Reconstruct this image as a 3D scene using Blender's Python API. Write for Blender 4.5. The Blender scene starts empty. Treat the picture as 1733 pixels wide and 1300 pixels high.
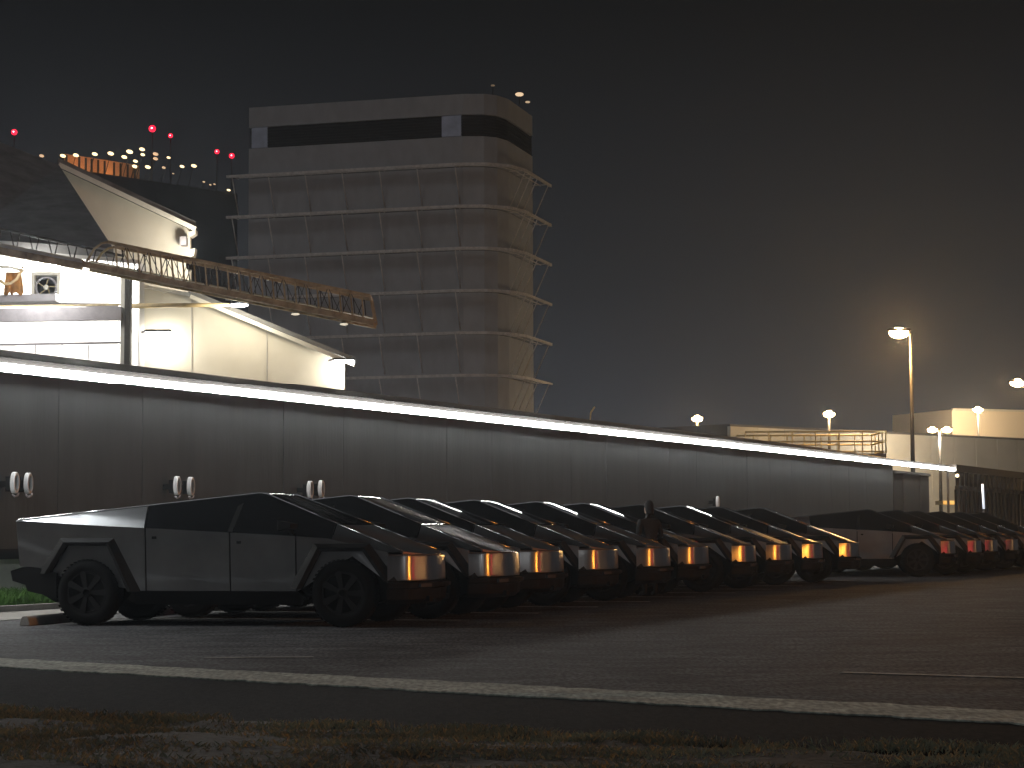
import bpy, bmesh, math, random
from mathutils import Vector, Matrix
random.seed(7)
R = math.radians
SC = bpy.context.scene
COL = SC.collection

# ------------------------------------------------------------------ camera
FPX, ROLL, CAMH, HORIZON = 3500.0, 0.004, 1.26, 899.0
PITCH = math.atan((HORIZON - 650) / FPX)
cam = bpy.data.cameras.new('camera')
cam.sensor_fit = 'HORIZONTAL'; cam.sensor_width = 36.0
cam.lens = FPX / 1733 * 36.0
cam.clip_start = 0.1; cam.clip_end = 6000
camo = bpy.data.objects.new('camera', cam); COL.objects.link(camo)
camo.matrix_world = Matrix.Translation((0, 0, CAMH)) @ Matrix.Rotation(math.pi/2 + PITCH, 4, 'X') @ Matrix.Rotation(-ROLL, 4, 'Z')
SC.camera = camo
SC.view_settings.view_transform = 'Standard'
SC.view_settings.look = 'None'
SC.view_settings.exposure = 0.0
SC.view_settings.gamma = 1.0
SC.cycles.sample_clamp_indirect = 1.0
SC.cycles.max_bounces = 5
SC.cycles.volume_bounces = 0
SC.cycles.use_denoising = True

# ------------------------------------------------------------------ night sky: light-polluted, paler towards the horizon all round
wd = bpy.data.worlds.new('World'); SC.world = wd; wd.use_nodes = True
nt = wd.node_tree; nt.nodes.clear()
wo = nt.nodes.new('ShaderNodeOutputWorld'); bg = nt.nodes.new('ShaderNodeBackground')
tc = nt.nodes.new('ShaderNodeTexCoord'); sx = nt.nodes.new('ShaderNodeSeparateXYZ'); cr = nt.nodes.new('ShaderNodeValToRGB')
nt.links.new(tc.outputs['Generated'], sx.inputs[0]); nt.links.new(sx.outputs['Z'], cr.inputs[0])
nt.links.new(cr.outputs[0], bg.inputs[0]); nt.links.new(bg.outputs[0], wo.inputs[0])
e = cr.color_ramp.elements
e[0].position = 0.0; e[0].color = (0.041, 0.043, 0.050, 1)
e[1].position = 1.0; e[1].color = (0.0060, 0.0062, 0.0068, 1)
for p, c in ((0.05, (0.036, 0.038, 0.044, 1)), (0.12, (0.0225, 0.0235, 0.0262, 1)), (0.25, (0.0082, 0.0085, 0.0092, 1))):
    k = e.new(p); k.color = c
bg.inputs[1].default_value = 0.85

# the diffuse glow of the town behind the camera stands in for a sun at night
sun = bpy.data.lights.new('sun', 'SUN'); sun.energy = 0.16; sun.angle = R(25); sun.color = (0.97, 0.98, 1.0)
suno = bpy.data.objects.new('sun', sun); COL.objects.link(suno)
suno.rotation_euler = (R(58), 0, R(-24))

# ------------------------------------------------------------------ helpers
def ray(px, py):
    xi, yi = (px - 866.5) / FPX, (py - 650) / FPX
    c, s = math.cos(ROLL), math.sin(ROLL)
    x, y = xi*c - yi*s, xi*s + yi*c
    c, s = math.cos(PITCH), math.sin(PITCH)
    return Vector((x, c + y*s, s - y*c))
def at(px, py, Y):
    r = ray(px, py); k = Y / r.y
    return Vector((r.x*k, Y, CAMH + r.z*k))
def at_z(px, py, z):
    r = ray(px, py); k = (z - CAMH) / r.z
    return Vector((r.x*k, r.y*k, z))

MATS = {}
def mat(name, col, rough=0.6, metal=0.0, var=0.25, scale=3.0, bump=0.0, bscale=40.0, stretch=None, emit=None, aniso=None, spec=None, col2=None, arot=0.0):
    if name in MATS: return MATS[name]
    m = bpy.data.materials.new(name); m.use_nodes = True; MATS[name] = m
    t = m.node_tree; b = t.nodes['Principled BSDF']
    b.inputs['Roughness'].default_value = rough; b.inputs['Metallic'].default_value = metal
    if spec is not None: b.inputs['Specular IOR Level'].default_value = spec
    g = t.nodes.new('ShaderNodeTexCoord')
    mp = t.nodes.new('ShaderNodeMapping'); t.links.new(g.outputs['Object'], mp.inputs[0])
    if stretch: mp.inputs['Scale'].default_value = stretch
    n = t.nodes.new('ShaderNodeTexNoise'); n.inputs['Scale'].default_value = scale; n.inputs['Detail'].default_value = 6
    n.inputs['Roughness'].default_value = 0.62
    t.links.new(mp.outputs[0], n.inputs['Vector'])
    ramp = t.nodes.new('ShaderNodeValToRGB'); t.links.new(n.outputs['Fac'], ramp.inputs[0])
    ramp.color_ramp.elements[0].position = 0.3; ramp.color_ramp.elements[1].position = 0.7
    lo = [max(0, c*(1-var)) for c in col]; hi = [min(1, c*(1+var)) for c in (col2 or col)]
    ramp.color_ramp.elements[0].color = (*lo, 1); ramp.color_ramp.elements[1].color = (*hi, 1)
    t.links.new(ramp.outputs[0], b.inputs['Base Color'])
    if rough > 0.05:
        mr = t.nodes.new('ShaderNodeMapRange'); mr.inputs['To Min'].default_value = max(0.03, rough*0.85); mr.inputs['To Max'].default_value = min(1, rough*1.15)
        t.links.new(n.outputs['Fac'], mr.inputs[0]); t.links.new(mr.outputs[0], b.inputs['Roughness'])
    if bump:
        n2 = t.nodes.new('ShaderNodeTexNoise'); n2.inputs['Scale'].default_value = bscale; n2.inputs['Detail'].default_value = 4
        t.links.new(mp.outputs[0], n2.inputs['Vector'])
        bp = t.nodes.new('ShaderNodeBump'); bp.inputs['Strength'].default_value = bump; bp.inputs['Distance'].default_value = 0.02
        t.links.new(n2.outputs['Fac'], bp.inputs['Height']); t.links.new(bp.outputs[0], b.inputs['Normal'])
    if aniso:
        b.inputs['Anisotropic'].default_value = aniso
        b.inputs['Anisotropic Rotation'].default_value = arot
        tg = t.nodes.new('ShaderNodeTangent'); tg.direction_type = 'RADIAL'; tg.axis = 'Z'
        t.links.new(tg.outputs[0], b.inputs['Tangent'])
    if emit:
        b.inputs['Emission Color'].default_value = (*emit[0], 1); b.inputs['Emission Strength'].default_value = emit[1]
    return m

def new_obj(name, bm, m, parent=None, smooth=False, loc=None):
    me = bpy.data.meshes.new(name)
    bmesh.ops.recalc_face_normals(bm, faces=bm.faces[:])
    bm.to_mesh(me); bm.free()
    if smooth:
        for p in me.polygons: p.use_smooth = True
    for mm in (m if isinstance(m, (list, tuple)) else [m]): me.materials.append(mm)
    o = bpy.data.objects.new(name, me); COL.objects.link(o)
    if parent: o.parent = parent
    if loc is not None: o.location = loc
    return o
def empty(name, loc=(0, 0, 0), rz=0.0):
    o = bpy.data.objects.new(name, None); COL.objects.link(o); o.empty_display_size = 0.2
    o.location = loc; o.rotation_euler = (0, 0, rz); return o
def tag(o, label=None, cat=None, group=None, kind=None):
    if label: o['label'] = label
    if cat: o['category'] = cat
    if group: o['group'] = group
    if kind: o['kind'] = kind
    return o
def share(src, name, parent, loc=None, rot=None):
    o = bpy.data.objects.new(name, src.data); COL.objects.link(o); o.parent = parent
    if loc is not None: o.location = loc
    if rot is not None: o.rotation_euler = rot
    return o

def add_box(bm, c, s, rot=None):
    M = Matrix.Translation(Vector(c)) @ (rot.to_4x4() if rot else Matrix.Identity(4)) @ Matrix.Diagonal((s[0], s[1], s[2], 1))
    return bmesh.ops.create_cube(bm, size=1.0, matrix=M)
def add_bar(bm, a, b, w, h=None, up=Vector((0, 0, 1))):
    """a rectangular bar from a to b"""
    a, b = Vector(a), Vector(b); d = (b - a); L = d.length
    if L < 1e-6: return
    x = d / L
    if abs(x.dot(up)) > 0.98: up = Vector((0, 1, 0))
    y = up.cross(x).normalized(); z = x.cross(y)
    Rm = Matrix((x, y, z)).transposed()
    add_box(bm, (a + b) / 2, (L, w, h or w), Rm)
def add_tube(bm, pts, r, seg=8, caps=True):
    pts = [Vector(p) for p in pts]; rings = []
    rr = r if isinstance(r, (list, tuple)) else [r]*len(pts)
    for i, p in enumerate(pts):
        d = (pts[min(i+1, len(pts)-1)] - pts[max(i-1, 0)]).normalized()
        up = Vector((0, 0, 1)) if abs(d.z) < 0.95 else Vector((1, 0, 0))
        y = up.cross(d).normalized(); z = d.cross(y)
        rings.append([bm.verts.new(p + (y*math.cos(2*math.pi*k/seg) + z*math.sin(2*math.pi*k/seg))*rr[i]) for k in range(seg)])
    for a, b in zip(rings, rings[1:]):
        for k in range(seg): bm.faces.new((a[k], a[(k+1) % seg], b[(k+1) % seg], b[k]))
    if caps:
        bm.faces.new(rings[0][::-1]); bm.faces.new(rings[-1])
def add_panel(bm, pts, off):
    """polygon pts, given thickness along vector off (or one offset per point)"""
    pts = [Vector(p) for p in pts]
    offs = [Vector(o) for o in off] if isinstance(off, list) else [Vector(off)]*len(pts)
    a = [bm.verts.new(p) for p in pts]; b = [bm.verts.new(p + o) for p, o in zip(pts, offs)]
    fs = [bm.faces.new(a), bm.faces.new(b[::-1])]
    n = len(a)
    for i in range(n): bm.faces.new((a[i], b[i], b[(i+1) % n], a[(i+1) % n]))
    bmesh.ops.triangulate(bm, faces=fs)
def add_lathe(bm, prof, seg, axis='Y'):
    """prof: list of (along, radius)"""
    rings = []
    for t, r in prof:
        ring = []
        for k in range(seg):
            c, s = math.cos(2*math.pi*k/seg)*r, math.sin(2*math.pi*k/seg)*r
            ring.append(bm.verts.new((c, t, s) if axis == 'Y' else (c, s, t)))
        rings.append(ring)
    for a, b in zip(rings, rings[1:]):
        for k in range(seg): bm.faces.new((a[k], a[(k+1) % seg], b[(k+1) % seg], b[k]))
    for rg, rev in ((rings[0], True), (rings[-1], False)):
        bm.faces.new(rg[::-1] if rev else rg)
def box(name, c, s, m, parent=None, rot=None, bevel=0.0):
    bm = bmesh.new(); add_box(bm, c, s, rot)
    if bevel: bmesh.ops.bevel(bm, geom=bm.edges[:], offset=bevel, segments=2, affect='EDGES', profile=0.5)
    return new_obj(name, bm, m, parent)
def bar(name, a, b, w, m, parent=None, h=None):
    bm = bmesh.new(); add_bar(bm, a, b, w, h); return new_obj(name, bm, m, parent)
def tube(name, pts, r, m, parent=None, seg=8):
    bm = bmesh.new(); add_tube(bm, pts, r, seg); return new_obj(name, bm, m, parent, smooth=True)
def panel(name, pts, off, m, parent=None):
    bm = bmesh.new(); add_panel(bm, pts, off); return new_obj(name, bm, m, parent)
def point_light(name, loc, watts, color, radius, parent=None):
    l = bpy.data.lights.new(name, 'POINT'); l.energy = watts; l.color = color; l.shadow_soft_size = radius
    o = bpy.data.objects.new(name, l); COL.objects.link(o); o.location = loc
    if parent: o.parent = parent
    return o

SODIUM = (1.0, 0.52, 0.18)

# ------------------------------------------------------------------ materials
def speckle(m, scale, lo, hi, squash=1.0):
    """aggregate grain multiplied over a material's colour"""
    t = m.node_tree; b = t.nodes['Principled BSDF']; src = b.inputs['Base Color'].links[0].from_socket
    g = t.nodes.new('ShaderNodeTexCoord'); mp = t.nodes.new('ShaderNodeMapping'); mp.inputs['Scale'].default_value = (1, squash, 1)
    n = t.nodes.new('ShaderNodeTexNoise'); n.inputs['Scale'].default_value = scale; n.inputs['Detail'].default_value = 3
    mr = t.nodes.new('ShaderNodeMapRange'); mr.inputs['From Min'].default_value = 0.35; mr.inputs['From Max'].default_value = 0.65; mr.inputs['To Min'].default_value = lo; mr.inputs['To Max'].default_value = hi
    mx = t.nodes.new('ShaderNodeMix'); mx.data_type = 'RGBA'; mx.blend_type = 'MULTIPLY'; mx.inputs[0].default_value = 1.0
    t.links.new(g.outputs['Object'], mp.inputs[0]); t.links.new(mp.outputs[0], n.inputs['Vector']); t.links.new(n.outputs['Fac'], mr.inputs[0])
    t.links.new(src, mx.inputs[6]); t.links.new(mr.outputs[0], mx.inputs[7]); t.links.new(mx.outputs[2], b.inputs['Base Color'])
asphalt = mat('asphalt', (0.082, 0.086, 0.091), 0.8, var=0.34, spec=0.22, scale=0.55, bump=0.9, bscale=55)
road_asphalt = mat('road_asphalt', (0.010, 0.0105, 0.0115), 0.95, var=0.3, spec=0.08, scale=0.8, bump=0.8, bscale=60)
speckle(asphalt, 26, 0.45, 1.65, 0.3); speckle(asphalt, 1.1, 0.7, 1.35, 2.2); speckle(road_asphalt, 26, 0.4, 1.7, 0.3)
soil = mat('dry_soil', (0.060, 0.060, 0.050), 0.95, var=0.5, scale=1.2, bump=1.0, bscale=18)
concrete = mat('concrete', (0.30, 0.29, 0.27), 0.85, var=0.25, scale=2.0, bump=0.5)
kerb_mat = mat('kerb_concrete', (0.46, 0.50, 0.44), 0.9, var=0.4, scale=2.2, bump=0.6)
speckle(kerb_mat, 22, 0.6, 1.35, 0.3)
white_paint = mat('road_paint', (0.38, 0.38, 0.37), 0.7, var=0.6, scale=5.0)
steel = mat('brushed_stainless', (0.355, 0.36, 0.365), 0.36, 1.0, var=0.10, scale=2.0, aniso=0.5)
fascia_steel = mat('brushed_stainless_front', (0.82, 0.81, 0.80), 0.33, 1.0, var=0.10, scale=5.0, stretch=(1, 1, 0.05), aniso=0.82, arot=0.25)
glass = mat('dark_glass', (0.010, 0.011, 0.012), 0.06, 0.0, var=0.1, spec=0.6)
plastic = mat('black_plastic', (0.007, 0.007, 0.007), 0.65, var=0.2, spec=0.2, bump=0.2, bscale=90)
flare_mat = mat('arch_plastic', (0.012, 0.012, 0.012), 0.6, var=0.2, spec=0.25)
rubber = mat('tyre_rubber', (0.006, 0.006, 0.006), 0.85, var=0.2, spec=0.15)
cover_mat = mat('wheel_cover', (0.009, 0.009, 0.009), 0.6, var=0.2, spec=0.25)
rail_metal = mat('trim_metal', (0.55, 0.55, 0.56), 0.22, 1.0, var=0.1)
lamp_off = mat('lamp_lens_off', (0.10, 0.10, 0.11), 0.2, var=0.1)
red_lens = mat('tail_lens_off', (0.06, 0.004, 0.004), 0.25, var=0.1)
wall_mat = mat('wall_cladding', (0.056, 0.066, 0.071), 0.8, var=0.2, scale=2.4, stretch=(1, 1, 0.12), bump=0.35, bscale=14)
wall_seam = mat('wall_seam', (0.012, 0.012, 0.012), 0.8)
plinth_mat = mat('white_plinth', (0.62, 0.63, 0.60), 0.8, var=0.15, scale=2.5)
roof_mat = mat('roof_sheet', (0.22, 0.20, 0.17), 0.5, 0.0, var=0.3, scale=1.5)
fascia_board = mat('eave_board', (0.015, 0.014, 0.013), 0.6, var=0.3)
led_mat = mat('led_diffuser', (0.9, 0.9, 0.9), 0.5, emit=((1.0, 0.97, 0.92), 80.0))
white_wall = mat('white_render', (0.66, 0.62, 0.52), 0.8, var=0.08, scale=0.6)
white_trim = mat('white_trim', (0.72, 0.70, 0.62), 0.6, var=0.08)
dark_roof = mat('dark_roofing', (0.20, 0.20, 0.197), 0.8, var=0.3, scale=1.4)  # also colours the slab that stands in for the shaded gable wall
rust = mat('rusty_yellow_steel', (0.40, 0.31, 0.17), 0.75, var=0.45, scale=2.6, col2=(0.46, 0.38, 0.22), bump=0.4)
dark_steel = mat('dark_steel', (0.035, 0.032, 0.028), 0.6, var=0.3)
grey_steel = mat('grey_painted_steel', (0.30, 0.29, 0.31), 0.5, var=0.15)
rail_yellow = mat('rail_yellow', (0.85, 0.78, 0.45), 0.5, var=0.12)
tower_mat = mat('tower_screen', (0.46, 0.49, 0.52), 0.75, var=0.10, scale=0.8, stretch=(1, 1, 0.5))
tower_dark = mat('tower_louvre', (0.03, 0.03, 0.033), 0.6, var=0.3)
tower_trim = mat('tower_shelf', (0.80, 0.79, 0.76), 0.5, var=0.2)
sign_mat = mat('tower_sign_panel', (0.42, 0.46, 0.56), 0.5, var=0.25, scale=0.7, emit=((0.55, 0.64, 0.85), 0.022))
far_dark = mat('far_facade', (0.10, 0.10, 0.105), 0.8, var=0.3, scale=0.1)
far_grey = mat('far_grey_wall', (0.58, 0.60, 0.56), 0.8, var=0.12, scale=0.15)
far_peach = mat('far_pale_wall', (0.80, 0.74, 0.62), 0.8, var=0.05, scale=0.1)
pole_mat = mat('lamp_pole', (0.05, 0.05, 0.05), 0.5, 0.4, var=0.2)
sodium_lens = mat('sodium_lens', (0.9, 0.8, 0.6), 0.4, emit=((1.0, 0.58, 0.22), 400.0))
cool_lens = mat('cool_lamp_lens', (0.9, 0.9, 0.9), 0.4, emit=((0.93, 0.97, 1.0), 22.0))
red_beacon = mat('red_beacon_lens', (0.8, 0.05, 0.08), 0.4, emit=((1.0, 0.012, 0.045), 2.2))
hoop_white = mat('hoop_white', (0.80, 0.82, 0.84), 0.45, var=0.06)

# ------------------------------------------------------------------ the ground: road in front, kerb, raised lot behind it
bm = bmesh.new()
N = 40
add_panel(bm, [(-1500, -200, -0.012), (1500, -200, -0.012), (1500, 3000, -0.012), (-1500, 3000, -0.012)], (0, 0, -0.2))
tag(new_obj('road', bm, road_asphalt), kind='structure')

k0, k1, k2 = at_z(0, 1129, 0), at_z(640, 1165, 0), at_z(1733, 1225, 0)
d0, d2 = (k0 - k1).normalized(), (k2 - k1).normalized()
kerb_line = [k0 + d0*34, k0, k1, k2, k2 + d2*14]
bm = bmesh.new()
back = [Vector((400, 2, 0)), Vector((900, 1200, 0)), Vector((-900, 1200, 0)), Vector((-400, 30, 0))]
def shift(p, q, w):   # perpendicular to the kerb, away from the camera
    d = (q - p).normalized(); return Vector((-d.y, d.x, 0)) * w
front = []
for i, p in enumerate(kerb_line):
    a, b = kerb_line[max(i-1, 0)], kerb_line[min(i+1, 4)]
    front.append(p + shift(a, b, 0.70))
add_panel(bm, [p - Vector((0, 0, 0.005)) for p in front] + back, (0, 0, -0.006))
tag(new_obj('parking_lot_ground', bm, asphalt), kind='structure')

kerb = empty('kerb', tuple(k1)); tag(kerb, kind='structure')
def along(line, step):
    out, carry = [line[0]], 0.0
    for a, b in zip(line, line[1:]):
        L = (b - a).length; s = step - carry
        while s <= L:
            out.append(a + (b - a)*(s / L)); s += step
        carry = L - (s - step)
    return out
kp = along(kerb_line, 3.66)
for a, b in zip(kp, kp[1:]):
    d = (b - a).normalized(); n = Vector((-d.y, d.x, 0)); a2, b2 = a + d*0.002, b - d*0.002
    bm = bmesh.new()
    zt = random.uniform(-0.003, 0.006); o = n*random.uniform(-0.008, 0.008)
    nq = 26; top, bot = [], []
    for side_ in (0, 1):
        for q in range(nq + 1):
            u = q/nq if side_ == 0 else 1 - q/nq
            base = a2 + (b2 - a2)*u; wj = 0.0 if q in (0, nq) else random.uniform(-0.05, 0.05)
            p = base + n*((0.0 if side_ == 0 else 0.88) + wj) - Vector((k1.x, k1.y, k1.z))
            top.append(p + Vector((0, 0, zt*0.2))); bot.append(p + Vector((0, 0, -0.05)))
    add_panel(bm, top, [y_ - x_ for x_, y_ in zip(top, bot)])
    new_obj('kerb_stone', bm, kerb_mat, kerb)

# verge of dry grass on the camera's side of the road
v0, v1, v2 = at_z(0, 1222, -0.09), at_z(867, 1262, -0.09), at_z(1733, 1296, -0.09)
def verge_edge(x):
    pts = [v0 + (v0 - v1).normalized()*14, v0, v1, v2, v2 + (v2 - v1).normalized()*8]
    for a, b in zip(pts, pts[1:]):
        if a.x <= x <= b.x: return a.y + (b.y - a.y)*(x - a.x)/(b.x - a.x)
    return pts[0].y if x < pts[0].x else pts[-1].y
from mathutils import noise as mn
bm = bmesh.new(); grid = []
nx, ny = 110, 46
for i in range(nx + 1):
    x = -9 + 16*i/nx; ye = verge_edge(x) + 0.35*mn.noise(Vector((x*0.8, 3.1, 0))) + 0.12*mn.noise(Vector((x*4, 1.1, 0)))
    row = []
    for j in range(ny + 1):
        y = ye - 6.0*j/ny
        z = -0.035 + 0.05*min(1, j/5) + 0.035*mn.noise(Vector((x*1.3, y*1.3, 0.3))) + 0.015*mn.noise(Vector((x*6, y*6, 0.9)))
        row.append(bm.verts.new((x, y, z)))
    grid.append(row)
for i in range(nx):
    for j in range(ny): bm.faces.new((grid[i][j], grid[i+1][j], grid[i+1][j+1], grid[i][j+1]))
tag(new_obj('verge_ground', bm, soil, smooth=True), kind='structure')

def blades(name, spots, m, hmin, hmax, lean, w):
    vs, fs = [], []
    for (x, y, z) in spots:
        a = random.uniform(0, 6.283); h = random.uniform(hmin, hmax); l = random.uniform(0, lean)
        dx, dy = math.cos(a)*w, math.sin(a)*w; b = random.uniform(0, 6.283)
        ex, ey = math.cos(b)*l*h, math.sin(b)*l*h; k = len(vs)
        vs += [(x-dx, y-dy, z-0.01), (x+dx, y+dy, z-0.01), (x+ex*0.4+dx*0.7, y+ey*0.4+dy*0.7, z+h*0.6), (x+ex, y+ey, z+h)]
        fs += [(k, k+1, k+2), (k, k+2, k+3)]
    me = bpy.data.meshes.new(name); me.from_pydata(vs, [], fs); me.materials.append(m)
    o = bpy.data.objects.new(name, me); COL.objects.link(o); return o
dry = mat('dry_grass', (0.17, 0.185, 0.14), 0.85, var=0.45, scale=1.0, col2=(0.25, 0.27, 0.19))
green = mat('green_grass', (0.07, 0.16, 0.03), 0.8, var=0.35, scale=2.0)
sp = []
while len(sp) < 90000:
    x = random.uniform(-6.5, 5.5); y = verge_edge(x) - random.uniform(-0.05, 3.2)
    f = mn.noise(Vector((x*0.9, y*2.0, 5.0))) + 0.5*mn.noise(Vector((x*3.1, y*5.0, 2.0)))
    if f > -0.05 + random.uniform(-0.35, 0.35): sp.append((x, y, -0.005 + 0.03*mn.noise(Vector((x*1.3, y*1.3, 0.3)))))
tag(blades('dry_grass', sp, dry, 0.012, 0.05, 1.5, 0.003), 'patchy dry yellow grass on the verge along the bottom edge', 'grass', kind='stuff')

# ------------------------------------------------------------------ frame of the long wall (t along it, o out of it towards the lot)
WO = Vector((-8.9, 36.0, 0)); PHI = R(25)
WU = Vector((math.sin(PHI), math.cos(PHI), 0)); WN = Vector((math.cos(PHI), -math.sin(PHI), 0))
def wf(t, o, z): return WO + WU*t + WN*o + Vector((0, 0, z))
WRZ = math.atan2(WU.y, WU.x)

# green strip and walkway between the wall and the parking stalls
bm = bmesh.new()
add_panel(bm, [wf(-14, 0, 0.06), wf(-14, 1.9, 0.06), wf(62, 1.9, 0.06), wf(62, 0, 0.06)], (0, 0, -0.1))
tag(new_obj('planting_bed_ground', bm, soil), kind='structure')
bm = bmesh.new()
add_panel(bm, [wf(-14, 1.9, 0.10), wf(-14, 2.05, 0.10), wf(62, 2.05, 0.10), wf(62, 1.9, 0.10)], (0, 0, -0.12))
tag(new_obj('bed_kerb', bm, concrete), kind='structure')
bm = bmesh.new()
add_panel(bm, [wf(-14, 2.05, 0.006), wf(-14, 4.0, 0.006), wf(62, 4.0, 0.006), wf(62, 2.05, 0.006)], (0, 0, -0.008))
tag(new_obj('footpath', bm, concrete), kind='structure')
sp = []
for _ in range(26000):
    t = random.uniform(-6, 16) if random.random() < 0.75 else random.uniform(16, 60)
    o = random.uniform(0.25, 1.85)
    p = wf(t, o, 0.06); sp.append((p.x, p.y, p.z))
tag(blades('green_grass', sp, green, 0.10, 0.30, 0.9, 0.006), 'lush green grass strip at the foot of the white wall base', 'grass', kind='stuff')

# ------------------------------------------------------------------ long low workshop: panels, plinth, roof
T0, T1, LEDZ = -14.0, 60.6, 4.14
shop = empty('workshop_building', tuple(WO))
tag(shop, 'long low dark-clad workshop behind the trucks, white base and light strip under its eave', 'building')
def loc(p): return Vector(p) - WO
bm = bmesh.new()
add_panel(bm, [loc(wf(T0, -0.06, 0)), loc(wf(T1, -0.06, 0)), loc(wf(T1, -0.06, 4.25)), loc(wf(T0, -0.06, 4.25))], -WN*7.5)
new_obj('wall_core', bm, wall_seam, shop)
t = T0; i = 0
while t < T1 - 0.01:
    w = min(2.6, T1 - t)
    o = random.uniform(-0.004, 0.006)
    bm = bmesh.new()
    add_panel(bm, [loc(wf(t + 0.006, o, 0.98)), loc(wf(t + w - 0.006, o, 0.98)), loc(wf(t + w - 0.006, o, 4.2)), loc(wf(t + 0.006, o, 4.2))], -WN*0.055)
    new_obj('wall_panel', bm, wall_mat, shop)
    t += w
bm = bmesh.new()
add_panel(bm, [loc(wf(T0, 0.03, 0)), loc(wf(T1, 0.03, 0)), loc(wf(T1, 0.03, 0.80)), loc(wf(T0, 0.03, 0.80))], -WN*0.08)
new_obj('plinth', bm, plinth_mat, shop)
bm = bmesh.new()
add_panel(bm, [loc(wf(T0, 0.10, 0.80)), loc(wf(T1, 0.10, 0.80)), loc(wf(T1, 0.10, 0.98)), loc(wf(T0, 0.10, 0.98))], -WN*0.15)
new_obj('ledge', bm, wall_seam, shop)
# ribbed roof sheet
bm = bmesh.new(); prev = None; t = T0 - 0.4; k = 0
zs, zr = 4.34, 5.0
while t < T1 + 0.3:
    for dt, dz in ((0, 0), (0.10, 0), (0.125, 0.014), (0.175, 0.014), (0.20, 0)):
        a = bm.verts.new(loc(wf(t + dt, 0.05, zs + dz))); b = bm.verts.new(loc(wf(t + dt, -4.0, zr + dz)))
        if prev: bm.faces.new((prev[0], a, b, prev[1]))
        prev = (a, b)
    t += 0.30
new_obj('roof_sheet', bm, roof_mat, shop)
bm = bmesh.new()
add_panel(bm, [loc(wf(T0, -4.0, 4.2)), loc(wf(T1, -4.0, 4.2)), loc(wf(T1, -4.0, 5.02)), loc(wf(T0, -4.0, 5.02))], -WN*3.4)
new_obj('roof_back', bm, dark_roof, shop)
bm = bmesh.new()
add_panel(bm, [loc(wf(T0, 0.07, 4.215)), loc(wf(70.9, 0.07, 4.215)), loc(wf(70.9, 0.07, 4.33)), loc(wf(T0, 0.07, 4.33))], -WN*0.06)
new_obj('eave_board', bm, fascia_board, shop)

# LED strip below the eave, continuing past the end of the wall to a post
strip = empty('light_strip', tuple(wf(0, 0.16, LEDZ)))
tag(strip, 'long glowing white strip light running under the workshop eave', 'strip light')
t, first, clip0 = -11.4, None, None
SEG = 2.4
while t < 70.5:
    bm = bmesh.new()
    r = 0.072
    if first is None:
        # local x along the wall, local -y outwards
        arc = [R(-90 + 195*k/14) for k in range(15)]
        A = [bm.verts.new((0.006, -math.cos(q)*r, math.sin(q)*r)) for q in arc]; B = [bm.verts.new((SEG - 0.006, -math.cos(q)*r, math.sin(q)*r)) for q in arc]
        for k in range(14): bm.faces.new((A[k], A[k+1], B[k+1], B[k]))
        pass
        first = new_obj('light_tube', bm, led_mat, strip); o = first
        for p in first.data.polygons: p.use_smooth = True
        bm2 = bmesh.new(); add_panel(bm2, [(-1.2, -r*0.30, -r*1.03), (-1.2, 0.001, -r*1.03), (-1.2, 0.001, r*0.60), (-1.2, 0.035, r*0.86), (-1.2, 0.06, r*0.86), (-1.2, 0.06, -r*1.12), (-1.2, -r*0.30, -r*1.12)], (2.4, 0, 0))
        clip0 = new_obj('channel', bm2, grey_steel, strip); c = clip0  # hidden housing and lip shaped to keep the tube's light off the wall
        bm2 = bmesh.new(); add_box(bm2, (0, 0.0, -r - 0.015), (0.05, 0.06, 0.03)); add_box(bm2, (0, 0.05, -r*0.5), (0.05, 0.05, r*1.4)); clip1 = new_obj('clip', bm2, grey_steel, strip)
        clip1.location = WU*(t + 1.2); clip1.rotation_euler = (0, 0, WRZ)
    else:
        o = share(first, 'light_tube', strip); c = share(clip0, 'channel', strip); d_ = share(clip1, 'clip', strip, WU*(t + 1.2), (0, 0, WRZ))
        bm.free()
    p = WU*t; o.location = p; o.rotation_euler = (0, 0, WRZ)
    c.location = p + WU*1.2; c.rotation_euler = (0, 0, WRZ)
    t += SEG

# ------------------------------------------------------------------ the angular stainless pickup (x forward, y left, z up, origin under its middle)
def lerp_tab(tab, x):
    if x <= tab[0][0]: return tab[0][1:]
    for a, b in zip(tab, tab[1:]):
        if x <= b[0]:
            k = (x - a[0]) / (b[0] - a[0]); return tuple(p + (q - p)*k for p, q in zip(a[1:], b[1:]))
    return tab[-1][1:]
BELT = [(-2.88, 1.415, 0.97), (-0.96, 1.315, 1.005), (1.10, 1.205, 1.005), (1.62, 1.165, 0.995), (2.52, 0.965, 0.955)]   # x, z, half width
ROOF = [(-2.88, 1.425, 0.955)]
for _k in range(13):      # the peak is a tight bend, not an edge
    _x = 0.51 + 0.18*_k/12; _u = (_x - 0.51)/0.18
    ROOF.append((_x, 1.7757 + 0.1034*(_x - 0.51) - (0.1034 + 0.392)*0.09*_u*_u, 0.648))
ROOF.append((2.64, 0.985, 0.885))
def belt(x, s): z, w = lerp_tab(BELT, x); return Vector((x, s*w, z))
def roofe(x, s, dz=0): z, w = lerp_tab(ROOF, x); return Vector((x, s*w, z + dz))
def side(x, z, s):
    bz, bw = lerp_tab(BELT, x); return Vector((x, s*(bw - 0.065*max(0, bz - z)), z))
FX, RX, WR = 1.82, -1.82, 0.445
R_ARCH = [(-2.44, 0.70), (-2.15, 1.125), (-1.49, 1.125), (-1.17, 0.46)]
F_ARCH = [(1.19, 0.50), (1.49, 1.045), (2.13, 1.045), (2.44, 0.60)]

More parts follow.
